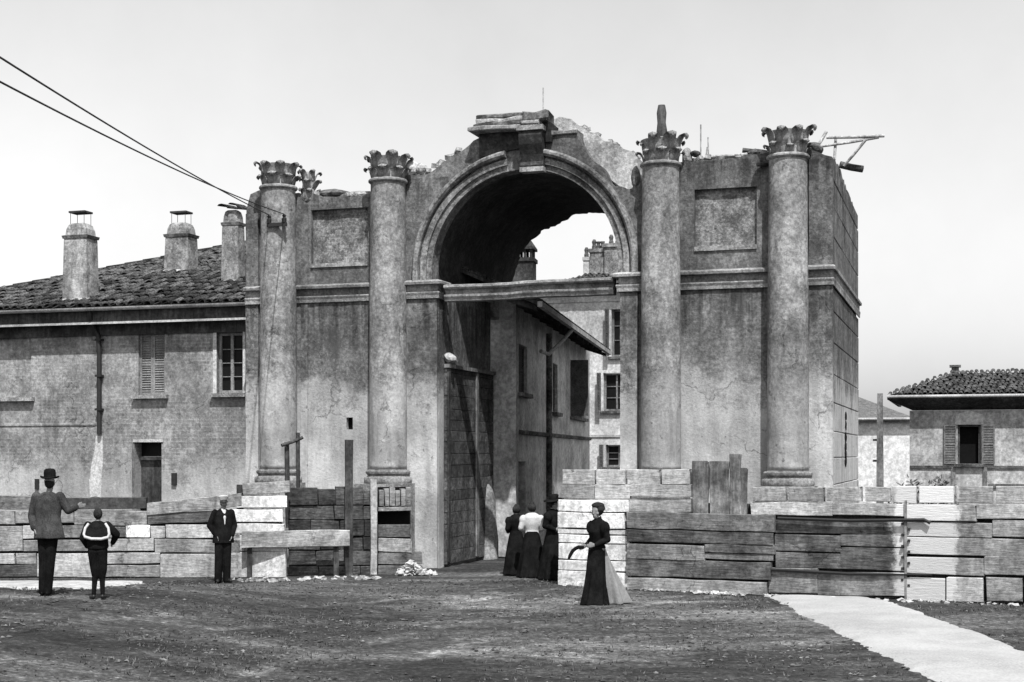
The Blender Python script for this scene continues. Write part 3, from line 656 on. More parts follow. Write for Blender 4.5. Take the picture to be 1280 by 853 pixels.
# ------------------------------------------------------------------ left house
def build_left_house():
    W = 1.0; EW = .62; P = lambda x, y, w=W: G.px(x, y, w)
    ze = G.px(150, 381, EW)[1]; pitch = radians(20.5); tp = tan(pitch)
    def on_roof(x, y):
        d = ray(x, y); a = d.z - tp * d.dot(G.n); b = ze + tp * ((CAM - G.o).dot(G.n) - EW) - CZ; p = CAM + d * (b / a) - G.o
        return Vector((p.dot(G.u), p.dot(G.n), p.z))
    h0, h1 = on_roof(0, 362), on_roof(300, 305); d = (h1 - h0)
    uc = h0.x - (h0.y - EW) * d.x / d.y                       # corner where hip meets the eave
    hip_w = lambda u: EW + (u - uc) * d.y / d.x
    uL = uc + .35; uR = UL - .01; wR = hip_w(uR)
    house = empty('house', G.world((uL + uR) / 2, W, 0), G.rz, 'two storey plastered house with louvred shutters and three chimneys joined to the gate', 'house')
    off = Vector(((uL + uR) / 2, W, 0))
    inv = Matrix.Translation(-off)
    def fin(o): o.matrix_parent_inverse = inv; return o
    def B(mb, name, m, parent=house, smooth=None):
        o = mb.build(name, m, parent, smooth)
        if parent is house: o.matrix_parent_inverse = inv
        return o
    ztop = P(200, 404)[1]
    blind = rect(P(-34, 498), P(39, 417)); w2 = rect(P(173, 494), P(206, 417)); w3 = rect(P(271, 492), P(304, 415)); dr = rect(P(168, 700), P(202, 553)); dr[0] = (dr[0][0], .0); dr[1] = (dr[1][0], .0)
    outer = [(uL, -.1), (uL, ztop), (uR, ztop), (uR, -.1)]
    B(MB().prism(outer, W, W + .4, [blind, w2, w3, dr]), 'wall', HOUSE())
    B(MB().prism([(W + .4, -.1), (W + .4, ztop), (wR, ztop), (wR, -.1)], uL, uL + .4, axis='u'), 'wall', HOUSE())
    B(MB().box(blind[0][0], blind[1][0], W + .05, W + .2, blind[0][1], blind[2][1]), 'blind_window', HOUSE())
    a, b = w2[0], w2[2]; mid = (a[0] + b[0]) / 2
    for q in (louvred_leaf(a[0] + .01, mid - .004, a[1] + .01, b[1] - .01, W + .06, house, SHUT()), louvred_leaf(mid + .004, b[0] - .01, a[1] + .01, b[1] - .01, W + .06, house, SHUT())): fin(q)
    a3, b3 = w3[0], w3[2]; fin(glazed(a3[0] + .01, b3[0] - .01, a3[1] + .01, b3[1] - .01, W + .10, house, mat('window_frame_paint', .14, .2, .26, 4, 30, .1), 2, 4, .016))
    # white surround of the glazed window
    s = .09; fr = MB()
    fr.box(a3[0] - s, a3[0], W - .02, W + .1, a3[1], b3[1]); fr.box(b3[0], b3[0] + s * .6, W - .02, W + .1, a3[1], b3[1]); fr.box(a3[0] - s, b3[0] + s * .6, W - .022, W + .1, b3[1] + .001, b3[1] + s); B(fr, 'window_surround', mat('limewash', .34, .44, .54, 3, 20, .2))
    for r_ in (blind, w2, w3): B(MB().box(r_[0][0] - .12, r_[1][0] + .1, W - .13, W + .1, r_[0][1] - .09, r_[0][1] - .002), 'window_sill', STONE())
    # door in a sloping recess
    B(MB().box(dr[0][0], dr[1][0], W + .3, W + .34, 0, dr[2][1] - .42), 'door', DARKW()); B(MB().box(dr[0][0], dr[1][0], W + .26, W + .33, dr[2][1] - .42, dr[2][1] - .34), 'door_transom', GREYW())
    B(MB().box(dr[0][0], dr[1][0], W + .31, W + .35, dr[2][1] - .33, dr[2][1]), 'fanlight', GLASS())
    B(MB().box(dr[0][0] - .06, dr[0][0] - .001, W - .01, W + .25, 0, dr[2][1]), 'door_jamb', GREYW())
    B(MB().box(dr[0][0] - .02, dr[1][0] + .05, W - .03, W + .2, dr[2][1] + .002, dr[2][1] + .07), 'door_lintel', PALEPAINT())
    # string course and old plaster streak below the broken pipe
    zb = P(60, 531)[1]; B(MB().sweep([(-.01, zb - .03), (.025, zb - .025), (.025, zb + .02), (-.01, zb + .03)], [(uL, W, 0, -1), (P(60, 500)[0], W, 0, -1), (P(120, 500)[0], W, 0, -1)]), 'string_course', HOUSE())
    st = [P(113, 622), P(112, 600), P(117, 570), P(120, 545), P(128, 545), P(129, 570), P(127, 600), P(126, 622)]
    B(MB().prism(rag(st, .12, .03, 3, True), W - .012, W + .02), 'plaster_patch', mat('limewash', .34, .44, .54))
    # downpipe
    g = [P(112, 391, EW), P(113, 398, EW), P(117, 408, W - .1), P(123, 420, W - .08), P(124, 440, W - .08), P(124, 543, W - .08)]
    ws = [EW, EW, W - .12, W - .09, W - .08, W - .08]
    dp = B(MB().tube([(q[0], w, q[1]) for q, w in zip(g, ws)], .055, 10), 'downpipe', IRON(), house, 60)
    for y in (425, 470, 512): q = P(124, y, W - .08); c = MB().box(q[0] - .08, q[0] + .08, W - .15, W, q[1] - .025, q[1] + .025).build('pipe_bracket', IRON(), dp)
    q = P(219, 600); B(MB().box(q[0] - .07, q[0] + .05, W - .06, W + .1, q[1] - .12, q[1] + .16), 'letter_box', IRON()); q = P(47, 604); B(MB().box(q[0] - .05, q[0] + .05, W - .05, W + .1, q[1] - .15, q[1] + .1), 'wall_bracket', IRON())
    # eaves: gutter, fascia, soffit
    B(MB().box(uL - .3, uR, EW + .03, W + .4, ztop - .0, ztop + .05), 'soffit', DARKW())
    B(MB().box(uL - .32, uR, EW + .005, EW + .03, ztop - .02, ztop + .03), 'fascia', PALEPAINT())
    B(MB().box(uL, uR, W - .05, W - .002, ztop - .26, ztop - .001), 'eave_shade_board', DARKW())  # dark strip added on the wall to deepen the eave shadow
    gz = ze - .06; prof = [(EW - .0 + .075 * cos(t), gz + .075 * sin(t)) for t in [pi + pi * k / 8 for k in range(9)]] + [(EW + .062 * cos(t), gz + .062 * sin(t)) for t in [2 * pi - pi * k / 8 for k in range(9)]]
    B(MB().ring([[(u, w - .08, z) for w, z in prof] for u in (uL - .4, uR)]), 'gutter', PALEPAINT(), house, 40)
    B(MB().box(uL - .3, uR, EW + .031, W + .38, ztop + .051, ze - .03), 'eaves_board', DARKW())
    # roof plane
    rp = [(uc, EW), (uR, EW), (uR, wR)]
    vs = [(u, w, ze + tp * (w - EW) - .02) for u, w in rp]; vs += [(u, w, ze - .03) for u, w in rp]
    roof = B(MB().add(vs, [(0, 1, 2), (5, 4, 3), (0, 3, 4, 1), (1, 4, 5, 2), (2, 5, 3, 0)]), 'roof', mat('roof_bed', .02, .035, .05))
    back = [(uc, EW, ze - .02), (uR, wR, ze + tp * (wR - EW) - .02), (uc, wR + (wR - EW), ze - .02)]
    B(MB().add(back + [(x, y, z - .1) for x, y, z in back], [(0, 1, 2), (5, 4, 3), (0, 3, 4, 1), (1, 4, 5, 2), (2, 5, 3, 0)]), 'roof', TILE())
    rnd = random.Random(2); spots = []
    su, sv = .225, .345; L = sv * cos(pitch)
    nu = int((uR - uc) / su)
    for i in range(nu):
        u = uR - .12 - i * su; wmax = hip_w(u); k = 0
        while EW - .05 + k * L < wmax - .3: spots.append((u, EW - .05 + k * L, k)); k += 1
    def vis(s_): p = G.world(s_[0], s_[1], 0); return p.x / p.y * FPX + CX
    spots.sort(key=lambda s_: (vis(s_) < -5, s_[2]))
    rest = MB(); tv = [tuple(v.co) for v in TM.vertices]; tf = [tuple(p.vertices) for p in TM.polygons]
    for n, (u, w, k) in enumerate(spots):
        z = ze + tp * (w - EW) - .01 + rnd.uniform(-.012, .02); rot = (pitch + rnd.uniform(-.07, .05), rnd.uniform(-.08, .08), rnd.uniform(-.09, .09)); loc = (u + rnd.uniform(-.02, .02), w + rnd.uniform(-.04, .04), z)
        if n < 290:
            o = put('roof_tile', TM, None, roof, None, loc, rot)
        else:
            M_ = Matrix.Translation(loc) @ (Matrix.Rotation(rot[2], 4, 'Z') @ Matrix.Rotation(rot[0], 4, 'X')); rest.add([M_ @ Vector(v) for v in tv], tf)
    tag(rest.build('far_roof_tiles', TILE(), roof), kind='stuff')
    hp = MB(); n = 30
    for k in range(n):
        t = k / n; u = uc + (uR - uc) * t; w = hip_w(u); z = ze + tp * (w - EW); q = rnd.uniform(-.02, .02)
        t2 = (k + 1.25) / n; u2 = uc + (uR - uc) * t2; hp.tube([(u, w + q, z - .02), (u2, hip_w(u2) + q, ze + tp * (hip_w(u2) - EW) - .03)], [.10, .085], 8)
    B(hp, 'hip_tiles', TILE(), house); hp_o = house.children[-1]; tag(hp_o, kind='stuff')
    # chimneys
    CM = mat('chimney_render', .16, .27, .4, 2.2, 14, .5, .45); PM = mat('iron_plate', .03, .04, .06)
    def loc_w(x, y, w): q = G.px(x, y, w); return q
    def chim(x0, x1, ytop, ybase, w, plate_y, mt, batter=1.06, hat=None):
        a = loc_w(x0, ytop, w); b = loc_w(x1, ybase, w); u0, u1 = a[0], b[0]; zt = a[1]; zb_ = ze + tp * (w - EW) - .25; hw = (u1 - u0) / 2 * (.74 if x0 < 100 else .8); cu = (u0 + u1) / 2 - (0 if x0 < 100 else .04); dp_ = hw * .75
        m = MB(); lv = [(zb_, hw * batter * 1.04), (zt - .45, hw), (zt - .38, hw * .98)]
        m.ring([[(cu - h, w - dp_ * h / hw, z), (cu + h, w - dp_ * h / hw, z), (cu + h, w + dp_ * h / hw, z), (cu - h, w + dp_ * h / hw, z)] for z, h in lv])
        c = B(m, 'chimney', mt)
        MB().ring([[(cu - h, w - dp_ * h / hw, z), (cu + h, w - dp_ * h / hw, z), (cu + h, w + dp_ * h / hw, z), (cu - h, w + dp_ * h / hw, z)] for z, h in ((zt - .38, hw * 1.08), (zt - .31, hw * 1.14), (zt - .29, hw * .9))]).build('chimney_collar', DSTONE(), c)
        MB().ring([[(cu - h * cos(t) * 1.0, w - dp_ / hw * h * sin(t), z) for t in [pi / 4 + pi / 2 * k for k in range(4)]] for z, h in ((zt - .3, hw * 1.28), (zt - .15, hw * 1.2), (zt - .04, hw * 1.0), (zt, hw * .7))]).build('chimney_head', mt, c)
        if plate_y:
            pz = loc_w(x0, plate_y, w)[1]
            MB().box(cu - hw * .72, cu + hw * .72, w - dp_ * .72, w + dp_ * .72, pz - .025, pz + .02).build('rain_plate', PM, c)
            for sx in (-1, 1):
                for sy in (-1, 1): MB().tube([(cu + sx * hw * .6, w + sy * dp_ * .6, zt - .08), (cu + sx * hw * .6, w + sy * dp_ * .6, pz - .03)], .007, 6).build('plate_rod', PM, c)
        MB().ring([[(cu - h, w - dp_ * h / hw, z), (cu + h, w - dp_ * h / hw, z), (cu + h, w + dp_ * h / hw, z + .1), (cu - h, w + dp_ * h / hw, z + .1)] for z, h in ((zb_ + .06, hw * 1.25), (zb_ + .17, hw * 1.22), (zb_ + .24, hw * 1.05))]).build('mortar_fillet', RUBBLE(), c)
        return c, cu, zt, hw
    chim(82, 120, 281, 372, 1.35, 267, CM)
    chim(211, 246, 280, 318, 3.9, 267, mat('chimney_brick', .08, .16, .28, 3, 14, .6, .2))
    c, cu, zt, hw = chim(281, 306, 264, 322, 2.6, None, mat('chimney_brick', .08, .16, .28))
    for k, (dx, tl) in enumerate(((-.16, .25), (.12, .5))):
        o = put('cap_tile', TM, None, c, None, (cu + dx, 2.35, zt + .05), (.1, tl, 0)); o.scale = (1.4, 1.3, 1)
    return house
build_left_house()

# ------------------------------------------------------------------ the passage: open gate leaf, guard stone
def build_passage():
    lf = empty('gate_leaf', G.world(AL + .05, .30, 0), G.rz, 'tall dark boarded gate leaf folded back inside the archway', 'gate leaf')
    z1 = 4.28; rnd = random.Random(6)
    zz = 0.05; base = Vector((AL + .1, .75, 0))
    while zz < z1 - .1:
        h = rnd.uniform(.22, .3); t = min(zz + h, z1); m = slab_mesh(0, 3.2, zz + .006, t - .004, -.035, .03, rnd, .003, .004, .6); m.v = [(-y, x, z) for x, y, z in m.v]; m.build('board', mat('gate_board', .045, .075, .125, 2, 14, .5, .3, rand=.25), lf); zz = t
    MB().box(-.02, .09, -.03, 3.22, z1, z1 + .08).build('top_rail', GREYW(), lf)
    MB().box(.036, .07, .02, .14, .1, z1 - .02).build('stile', DARKW(), lf); MB().box(.036, .07, 1.9, 2.05, .1, z1 - .02).build('stile', GREYW(), lf)
    b = empty('broken_stone', G.world(AL + .12, .35, z1 + .15), G.rz, None, None)
    bpy.data.objects.remove(b)
    bm = bmesh.new(); bmesh.ops.create_icosphere(bm, subdivisions=2, radius=.15)
    for v in bm.verts: v.co *= 1 + .5 * noise.noise(v.co * 6); v.co.z *= .75
    me = bpy.data.meshes.new('broken_stone'); bm.to_mesh(me); bm.free()
    tag(put('broken_stone', me, mat('pale_mortar_dull', .22, .3, .38, 6, 20, .5), None, None, G.world(AL + .1, .42, z1 + .22)), 'pale broken stone resting on top of the gate leaf', 'stone')
    p = G.px(606, 712, 2.9)
    m = MB().lathe([(.30, -.05), (.29, .4), (.26, .9), (.22, 1.35), (.17, 1.6), (.08, 1.72)], 14, sy=.9, fold=lambda a, i: 1 + .12 * noise.noise(Vector((cos(a) * 2, sin(a) * 2, i * .8))))
    o = m.build('guard_stone', mat('guard_stone', .13, .21, .32, 3, 14, .6, .3), None, 60); w = 3.1; o.location = G.world(G.px(607, 700, w)[0], w, 0)
    tag(o, 'tall rounded guard stone against the wall inside the archway', 'guard stone')
build_passage()

# ------------------------------------------------------------------ alley house on the left of the street behind the gate
pA = G.world(G.px(645, 500, 3.7)[0], 3.7, 0)
class WallFrame(Frame):
    """facade that runs away from the camera: u is depth along it, w goes into the building (to the left)"""
    def __init__(s, origin, deg):
        a = radians(deg); s.o = Vector(origin); s.u = Vector((sin(a), cos(a), 0)); s.n = Vector((-cos(a), sin(a), 0)); s.rz = pi / 2 - a
AF = WallFrame(pA, 9.4)
def build_alley():
    h = empty('house', AF.o, AF.rz, 'tall house lining the street behind the arch, deep sloping eaves and dark shutters', 'house')
    P = AF.px
    end = P(737, 500)[0]
    # local axes after rotation: x along facade (depth), y into the building
    e0, e1 = P(672, 383, -.75), P(760, 440, -.75); ez = (e0[1] + e1[1]) / 2
    zt0 = ez + .35
    def win(xa, xb, yt, yb): a = P(xa, yb); b = P(xb, yt); zlo, zhi = (a[1] + P(xb, yb)[1]) / 2, (b[1] + P(xa, yt)[1]) / 2; return [(a[0], zlo), (b[0], zlo), (b[0], zhi), (a[0], zhi)]
    ws = [win(648.5, 659, 432, 492), win(691, 697, 455, 516), win(713, 730, 455, 522)]
    dr = win(648, 657, 577, 705); dr[0] = (dr[0][0], 0); dr[1] = (dr[1][0], 0)
    MB().prism([(.0, -.3), (.0, zt0), (end, zt0), (end, -.3)], 0, .4, ws + [dr]).build('wall', ALLEY(), h)
    MB().box(.41, end, .4, 5, -.3, zt0 - .05).build('wall', ALLEY(), h)
    pw = .0
    print('alley', end, ez, e0, e1, ws)
    for r_ in ws:
        a, b = r_[0], r_[2]; mid = (a[0] + b[0]) / 2
        louvred_leaf(a[0] + .02, mid - .01, a[1] + .01, b[1] - .01, .08, h, DSHUT()); louvred_leaf(mid + .01, b[0] - .02, a[1] + .01, b[1] - .01, .08, h, DSHUT())
        MB().box(a[0] - .1, b[0] + .1, -.14, .1, a[1] - .1, a[1] - .002).build('window_sill', DSTONE(), h)
    # one leaf of the far window stands open
    r_ = ws[2]; MB().box(r_[0][0] - .04, r_[0][0] + .0, -.55, -.02, r_[0][1], r_[2][1]).build('open_shutter', DSHUT(), h)
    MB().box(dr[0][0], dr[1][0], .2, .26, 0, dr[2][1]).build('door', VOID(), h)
    # pier projecting towards the gate with the pale end wall
    zz = P(645, 400, 0)[1]
    MB().prism([(-.02, -.3), (-.02, zz), (.35, zz), (.35, -.3)], .003, .62).build('end_pier', mat('alley_pale', .3, .4, .5, 1.2, 12, .3, .25), h)
    z5 = P(646, 539)[1]; MB().sweep([(-.01, z5 - .08), (.06, z5 - .07), (.08, z5 + .0), (-.01, z5 + .04)], [(.4, 0, 0, -1), (end * .5, 0, 0, -1), (end, 0, 0, -1)]).build('string_course', DSTONE(), h)
    q = P(686, 500, -.06); MB().tube([(q[0], -.07, 0), (q[0], -.07, 3), (q[0], -.07, ez - .1)], .09, 10).build('downpipe', DSTONE(), h, 60)
    # roof: eaves board, boards and rafters below, tiles above
    s0 = e0[0]; s1 = e1[0]; tp = tan(radians(24))
    prof = [(-.75, ez - .02), (-.75, ez + .06), (3.2, ez + .06 + tp * 3.95), (3.2, ez - .02 + tp * 3.95)]
    MB().ring([[(s, y, z) for y, z in prof] for s in (s0, s1)]).build('roof', DARKW(), h)
    MB().box(s0 - .02, s1 + .02, -.86, -.751, ez - .06, ez + .06).build('gutter', PALEPAINT(), h)
    k = s0 + .3
    while k < s1:
        MB().ring([[(k - .05, y, z) for y, z in ((-.7, ez - .12), (-.7, ez - .025), (-.001, ez - .025 + tp * .7), (-.001, ez - .2 + tp * .7))], [(k + .05, y, z) for y, z in ((-.7, ez - .12), (-.7, ez - .025), (-.001, ez - .025 + tp * .7), (-.001, ez - .2 + tp * .7))]]).build('rafter_end', DARKW(), h); k += 1.3
    t = MB(); tv = [tuple(v.co) for v in TM.vertices]; tf = [tuple(p.vertices) for p in TM.polygons]; y = s0 + .1
    while y < s1:
        for r in range(9):
            yy = -.82 + r * .42; M_ = Matrix.Translation((y, yy, ez + .07 + tp * (yy + .75))) @ Matrix.Rotation(radians(24), 4, 'X'); t.add([M_ @ Vector(v) for v in tv], tf)
        y += .23
    tag(t.build('roof_tiles', TILE(), h), kind='stuff')
    # gutter outlet pipe swan-neck
    a = P(715, 417, -.8); MB().tube([(a[0], -.83, ez - .04), (a[0] - .2, -.6, ez - .35), (a[0] - .5, -.25, ez - .75), (a[0] - .9, -.1, ez - .7)], .055, 8).build('gutter_pipe', PALEPAINT(), h, 60)
    # chimney with arched smoke openings
    cw = 1.6; a = P(637, 352, cw); b = P(672, 294, cw); x0 = max(s0 + .2, a[0]); 
    cxm = P(654, 330, cw)[0]; hw = .36; zt = P(654, 294, cw)[1]; zb = ez + tp * (cw + .75) - .3; zo = P(654, 320, cw)[1]
    cm = SOOT_SHADE(); zo -= .1
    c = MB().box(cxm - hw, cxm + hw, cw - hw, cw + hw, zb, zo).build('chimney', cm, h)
    MB().box(cxm - hw * 1.12, cxm + hw * 1.12, cw - hw * 1.12, cw + hw * 1.12, zo - .12, zo).build('chimney_collar', cm, c)
    for i in range(4):
        for j in range(4):
            if 0 < i < 3 and 0 < j < 3: continue
            X = cxm - hw + .07 + i * (2 * hw - .14) / 3; Y = cw - hw + .07 + j * (2 * hw - .14) / 3; MB().box(X - .038, X + .038, Y - .038, Y + .038, zo, zo + .26).build('smoke_pier', cm, c)
    MB().ring([[(cxm - q, cw - q, z), (cxm + q, cw - q, z), (cxm + q, cw + q, z), (cxm - q, cw + q, z)] for z, q in ((zo + .26, hw * 1.1), (zo + .34, hw * 1.1), (zt, hw * .35))]).build('chimney_cap', cm, c)
build_alley()

# ------------------------------------------------------------------ pale house closing the street
def hip_house_tiles(mb, u0, u1, y0, z0, tp, inset0, inset1, rows, su=.17, sv=.26):
    tv = [tuple(v.co) for v in TM.vertices]; tf = [tuple(p.vertices) for p in TM.polygons]; pit = math.atan(tp); rnd = random.Random(4)
    for r in range(rows):
        yy = y0 + r * sv * cos(pit); u = u0 + inset0 * r / rows + .1
        while u < u1 - inset1 * r / rows:
            M_ = Matrix.Translation((u + rnd.uniform(-.03, .03), yy, z0 + tp * (yy - y0) + rnd.uniform(0, .03))) @ Matrix.Rotation(pit + rnd.uniform(-.05, .03), 4, 'X') @ Matrix.Rotation(rnd.uniform(-.1, .1), 4, 'Z') @ Matrix.Scale(rnd.uniform(.68, .88), 4); mb.add([M_ @ Vector(v) for v in tv], tf); u += su
def build_end_house():
    W = 28.0; P = lambda x, y, w=W: G.px(x, y, w)
    u0 = P(640, 400)[0]; u1 = P(840, 400)[0]; zt = P(700, 364)[1]
    h = empty('house', G.world(u0, W, 0), G.rz, 'pale rendered house closing the street seen through the arch', 'house')
    inv = Matrix.Translation((-u0, -W, 0))
    def B(mb, n, m, par=None):
        o = mb.build(n, m, par or h)
        if not par: o.matrix_parent_inverse = inv
        return o
    r1 = rect(P(764, 446), P(790, 386)); r2 = rect(P(754, 514), P(790, 466)); r3 = rect(P(757, 584), P(790, 556))
    for i, r_ in enumerate((r1, r2, r3)): r_[1] = (r_[0][0] + 1.05, r_[1][1]); r_[2] = (r_[0][0] + 1.05, r_[2][1])
    B(MB().prism([(u0, -.3), (u0, zt), (u1, zt), (u1, -.3)], W, W + .4, [r1, r2, r3]), 'wall', PALEW())
    for r_ in (r1, r2, r3):
        a, b = r_[0], r_[2]
        o = glazed(a[0] + .02, b[0] - .02, a[1] + .02, b[1] - .02, W + .18, h, GREYW(), 2, 3); o.matrix_parent_inverse = inv
        B(MB().box(a[0] - .12, b[0] + .12, W - .12, W + .1, a[1] - .1, a[1] - .003), 'window_sill', DSTONE())
        o = louvred_leaf(b[0] + .03, b[0] + .55, a[1], b[1], W - .07, h, PALEPAINT()); o.matrix_parent_inverse = inv
        o = louvred_leaf(a[0] - .2, a[0] - .03, a[1], b[1], W - .30, h, DSHUT()); o.matrix_parent_inverse = inv
    for y in (545, 376):
        z = P(745, y)[1]; B(MB().sweep([(-.01, z - .06), (.05, z - .05), (.07, z + .05), (-.01, z + .06)], [(u0, W, 0, -1), (u1, W, 0, -1)]), 'string_course', PALEW())
    B(MB().box(u0 - .3, u1 + .3, W - .45, W + .3, zt, zt + .12), 'eaves', DSTONE())
    tp = tan(radians(20)); z0 = zt + .12; dep = 5
    uh = P(679, 348, W - .4)[0]
    B(MB().add([(uh, W - .5, z0), (u1, W - .5, z0), (u1, W + dep, z0 + tp * (dep + .5)), (uh + 4, W + dep, z0 + tp * (dep + .5)), (uh, W + dep, z0)], [(0, 1, 2, 3), (0, 3, 4), (0, 4, 2, 1), (2, 4, 3)]), 'roof', TILE())
    t = MB(); hip_house_tiles(t, uh, u1, W - .55, z0, tp, 4, 0, 19); tag(B(t, 'roof_tiles', TILE()), kind='stuff')
    CM = mat('chimney_brick', .08, .16, .28)
    for i, (x, yt, yb, wd, mt) in enumerate(((737, 322, 350, .22, PALEW()), (748, 312, 350, .3, CM), (772, 306, 350, .45, CM))):
        u = P(x, yt, W + 1.5)[0]; zt_ = P(x, yt, W + 1.5)[1]; zb = z0 + .3
        c = B(MB().ring([[(u - q, W + 1.5 - q, z), (u + q, W + 1.5 - q, z), (u + q, W + 1.5 + q, z), (u - q, W + 1.5 + q, z)] for z, q in ((zb, wd), (zt_ - .15, wd), (zt_ - .15, wd * 1.15), (zt_, wd * 1.1))]), 'chimney', mt)
        for k in (range(3) if i else range(1)): MB().lathe([(.09, zt_ - .05), (.10, zt_ + .12), (.075, zt_ + .2), (.10, zt_ + .32), (.05, zt_ + .42 - .1 * k)], 8, (u + (k - 1) * wd * .6, W + 1.5)).build('chimney_pot', DSTONE(), c)
build_end_house()

# ------------------------------------------------------------------ houses on the right
def build_right_houses():
    W = 24.0; P = lambda x, y, w=W: G.px(x, y, w)
    u0 = P(1137, 550)[0]; u1 = P(1340, 550)[0]; zt = P(1200, 513)[1]; EW = W - .5
    h = empty('house', G.world(u0, W, 0), G.rz, 'low house with hipped dark tile roof and one dark open window beyond the hoarding', 'house')
    inv = Matrix.Translation((-u0, -W, 0))
    def B(mb, n, m, par=None, sm=None):
        o = mb.build(n, m, par or h, sm)
        if not par: o.matrix_parent_inverse = inv
        return o
    wm = mat('right_house_wall', .22, .31, .42, 1.0, 10, .35, .25, patch=(.8, .56, .62, .2))
    wr = rect(P(1197, 580), P(1226, 531))
    B(MB().prism([(u0, -.2), (u0, zt), (u1, zt), (u1, -.2)], W, W + .4, [wr]), 'wall', wm)
    B(MB().prism([(W + .4, -.2), (W + .4, zt), (W + 8, zt), (W + 8, -.2)], u0, u0 + .4, axis='u'), 'wall', wm)
    a, b = wr[0], wr[2]
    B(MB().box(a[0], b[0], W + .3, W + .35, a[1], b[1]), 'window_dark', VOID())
    fr = MB(); s = .07; fr.box(a[0], a[0] + s, W + .1, W + .16, a[1], b[1]); fr.box(b[0] - s, b[0], W + .1, W + .16, a[1], b[1]); fr.box(a[0] + s, b[0] - s, W + .102, W + .158, b[1] - s, b[1]); B(fr, 'window_frame', DSHUT())
    B(MB().prism([(a[0] - .1, b[1] + .003), (b[0] + .1, b[1] + .003), (b[0] + .05, b[1] + .35), ((a[0] + b[0]) / 2, b[1] + .5), (a[0] - .05, b[1] + .35)], W - .03, W + .1), 'lintel', PALEW())
    B(MB().box(a[0] - .12, b[0] + .12, W - .15, W + .1, a[1] - .1, a[1] - .003), 'window_sill', DSTONE())
    o = louvred_leaf(a[0] - .46, a[0] - .04, a[1], b[1], W - .08, h, mat('mid_shutter', .09, .13, .18)); o.matrix_parent_inverse = inv
    o = louvred_leaf(b[0] + .04, b[0] + .46, a[1], b[1], W - .08, h, mat('mid_shutter', .09, .13, .18)); o.matrix_parent_inverse = inv
    zb = P(1170, 584)[1]
    for (p, q) in ((u0, a[0] - .2), (b[0] + .2, u1)): B(MB().box(p, q, W - .05, W + .1, zb - .05, zb + .05), 'string_course', DSTONE())
    for x in (a[0] - .14, b[0] + .14): B(MB().box(x - .07, x + .07, W - .04, W + .1, 0, a[1] - .103), 'plinth_strip', GREYW())
    z2 = P(1260, 606)[1]; B(MB().box(b[0] + .25, u1, W - .06, W + .1, z2 - .12, z2 + .02), 'string_course', DSTONE())
    ec = P(1109, 498, EW)[0]; ez = P(1200, 496, EW)[1]
    B(MB().add([(ec, EW, ez - .08), (u1, EW, ez - .08), (u1, W + .2, zt + .01), (u0 + .1, W + .2, zt + .01), (ec, EW, ez), (u1, EW, ez), (u1, W + .2, ez), (u0 + .1, W + .2, ez)], [(0, 1, 2, 3), (0, 4, 5, 1), (4, 7, 6, 5), (0, 3, 7, 4), (1, 5, 6, 2), (2, 6, 7, 3)]), 'eaves', DARKW())
    B(MB().box(ec, ec + .12, EW, W + 8, ez - .07, ez), 'eaves', DARKW())
    B(MB().tube([(ec, EW - .06, ez + .02), (u1, EW - .06, ez + .02)], .055, 8), 'gutter', PALEPAINT(), None, 60)
    # hipped roof
    rz0 = ez + .06; tgt = P(1195, 467, EW + 2.6); ru = tgt[0]; dz = tgt[1] - rz0; dw = 2.6; tp = dz / dw
    B(MB().add([(ec, EW, rz0), (u1, EW, rz0), (u1, EW + dw, rz0 + dz), (ru, EW + dw, rz0 + dz), (ec, EW + 2 * dw, rz0), (u1, EW + 2 * dw, rz0)], [(0, 1, 2, 3), (0, 3, 4), (4, 3, 2, 5), (0, 4, 5, 1), (1, 5, 2)]), 'roof', mat('roof_bed', .02, .035, .05))
    t = MB(); hip_house_tiles(t, ec, u1, EW - .05, rz0 + .02, tp, ru - ec, 0, 11); tag(B(t, 'roof_tiles', TILE()), kind='stuff')
    cu = P(1194, 468, EW + 3)[0]; cz = P(1194, 458, EW + 3)[1]
    B(MB().box(cu - .13, cu + .13, EW + 2.9, EW + 3.16, rz0 + dz - .3, cz - .04), 'chimney', DSTONE()); B(MB().box(cu - .2, cu + .2, EW + 2.83, EW + 3.23, cz - .04, cz + .04), 'chimney_slab', DSTONE())
    # white shed behind, left
    W2 = 36.0; Q = lambda x, y, w=W2: G.px(x, y, w)
    v0 = Q(1040, 550)[0]; v1 = Q(1150, 550)[0]; t2 = Q(1100, 528)[1]
    k = empty('house', G.world(v0, W2, 0), G.rz, 'small whitewashed house with a grey tiled roof behind the tall post', 'house'); inv2 = Matrix.Translation((-v0, -W2, 0))
    def B2(mb, n, m, sm=None): o = mb.build(n, m, k, sm); o.matrix_parent_inverse = inv2; return o
    B2(MB().box(v0, v1, W2, W2 + 4, -.2, t2), 'wall', mat('whitewash_wall', .5, .58, .66, .8, 8, .15))
    B2(MB().box(v0, v1 + .3, W2 - .25, W2 + 4.1, t2 + .002, t2 + .14), 'eaves', GREYW())
    a = Q(1040, 486, W2 + 2.0); b = Q(1128, 521, W2 - .25)
    B2(MB().add([(v0, W2 - .3, t2 + .141), (b[0] + .6, W2 - .3, t2 + .141), (Q(1075, 497, W2 + 2)[0], W2 + 2, Q(1075, 497, W2 + 2)[1]), (v0, W2 + 2, a[1]), (b[0] + .6, W2 + 4.2, t2 + .141), (v0, W2 + 4.2, t2 + .141)], [(0, 1, 2, 3), (1, 4, 2), (3, 2, 4, 5), (0, 3, 5), (0, 5, 4, 1)]), 'roof', mat('grey_tile_roof', .07, .11, .16, 6, 30, .8))
    B2(MB().tube([(v0, W2 - .33, t2 + .13), (v1 + .3, W2 - .33, t2 + .13)], .06, 8), 'gutter', PALEPAINT(), 60)
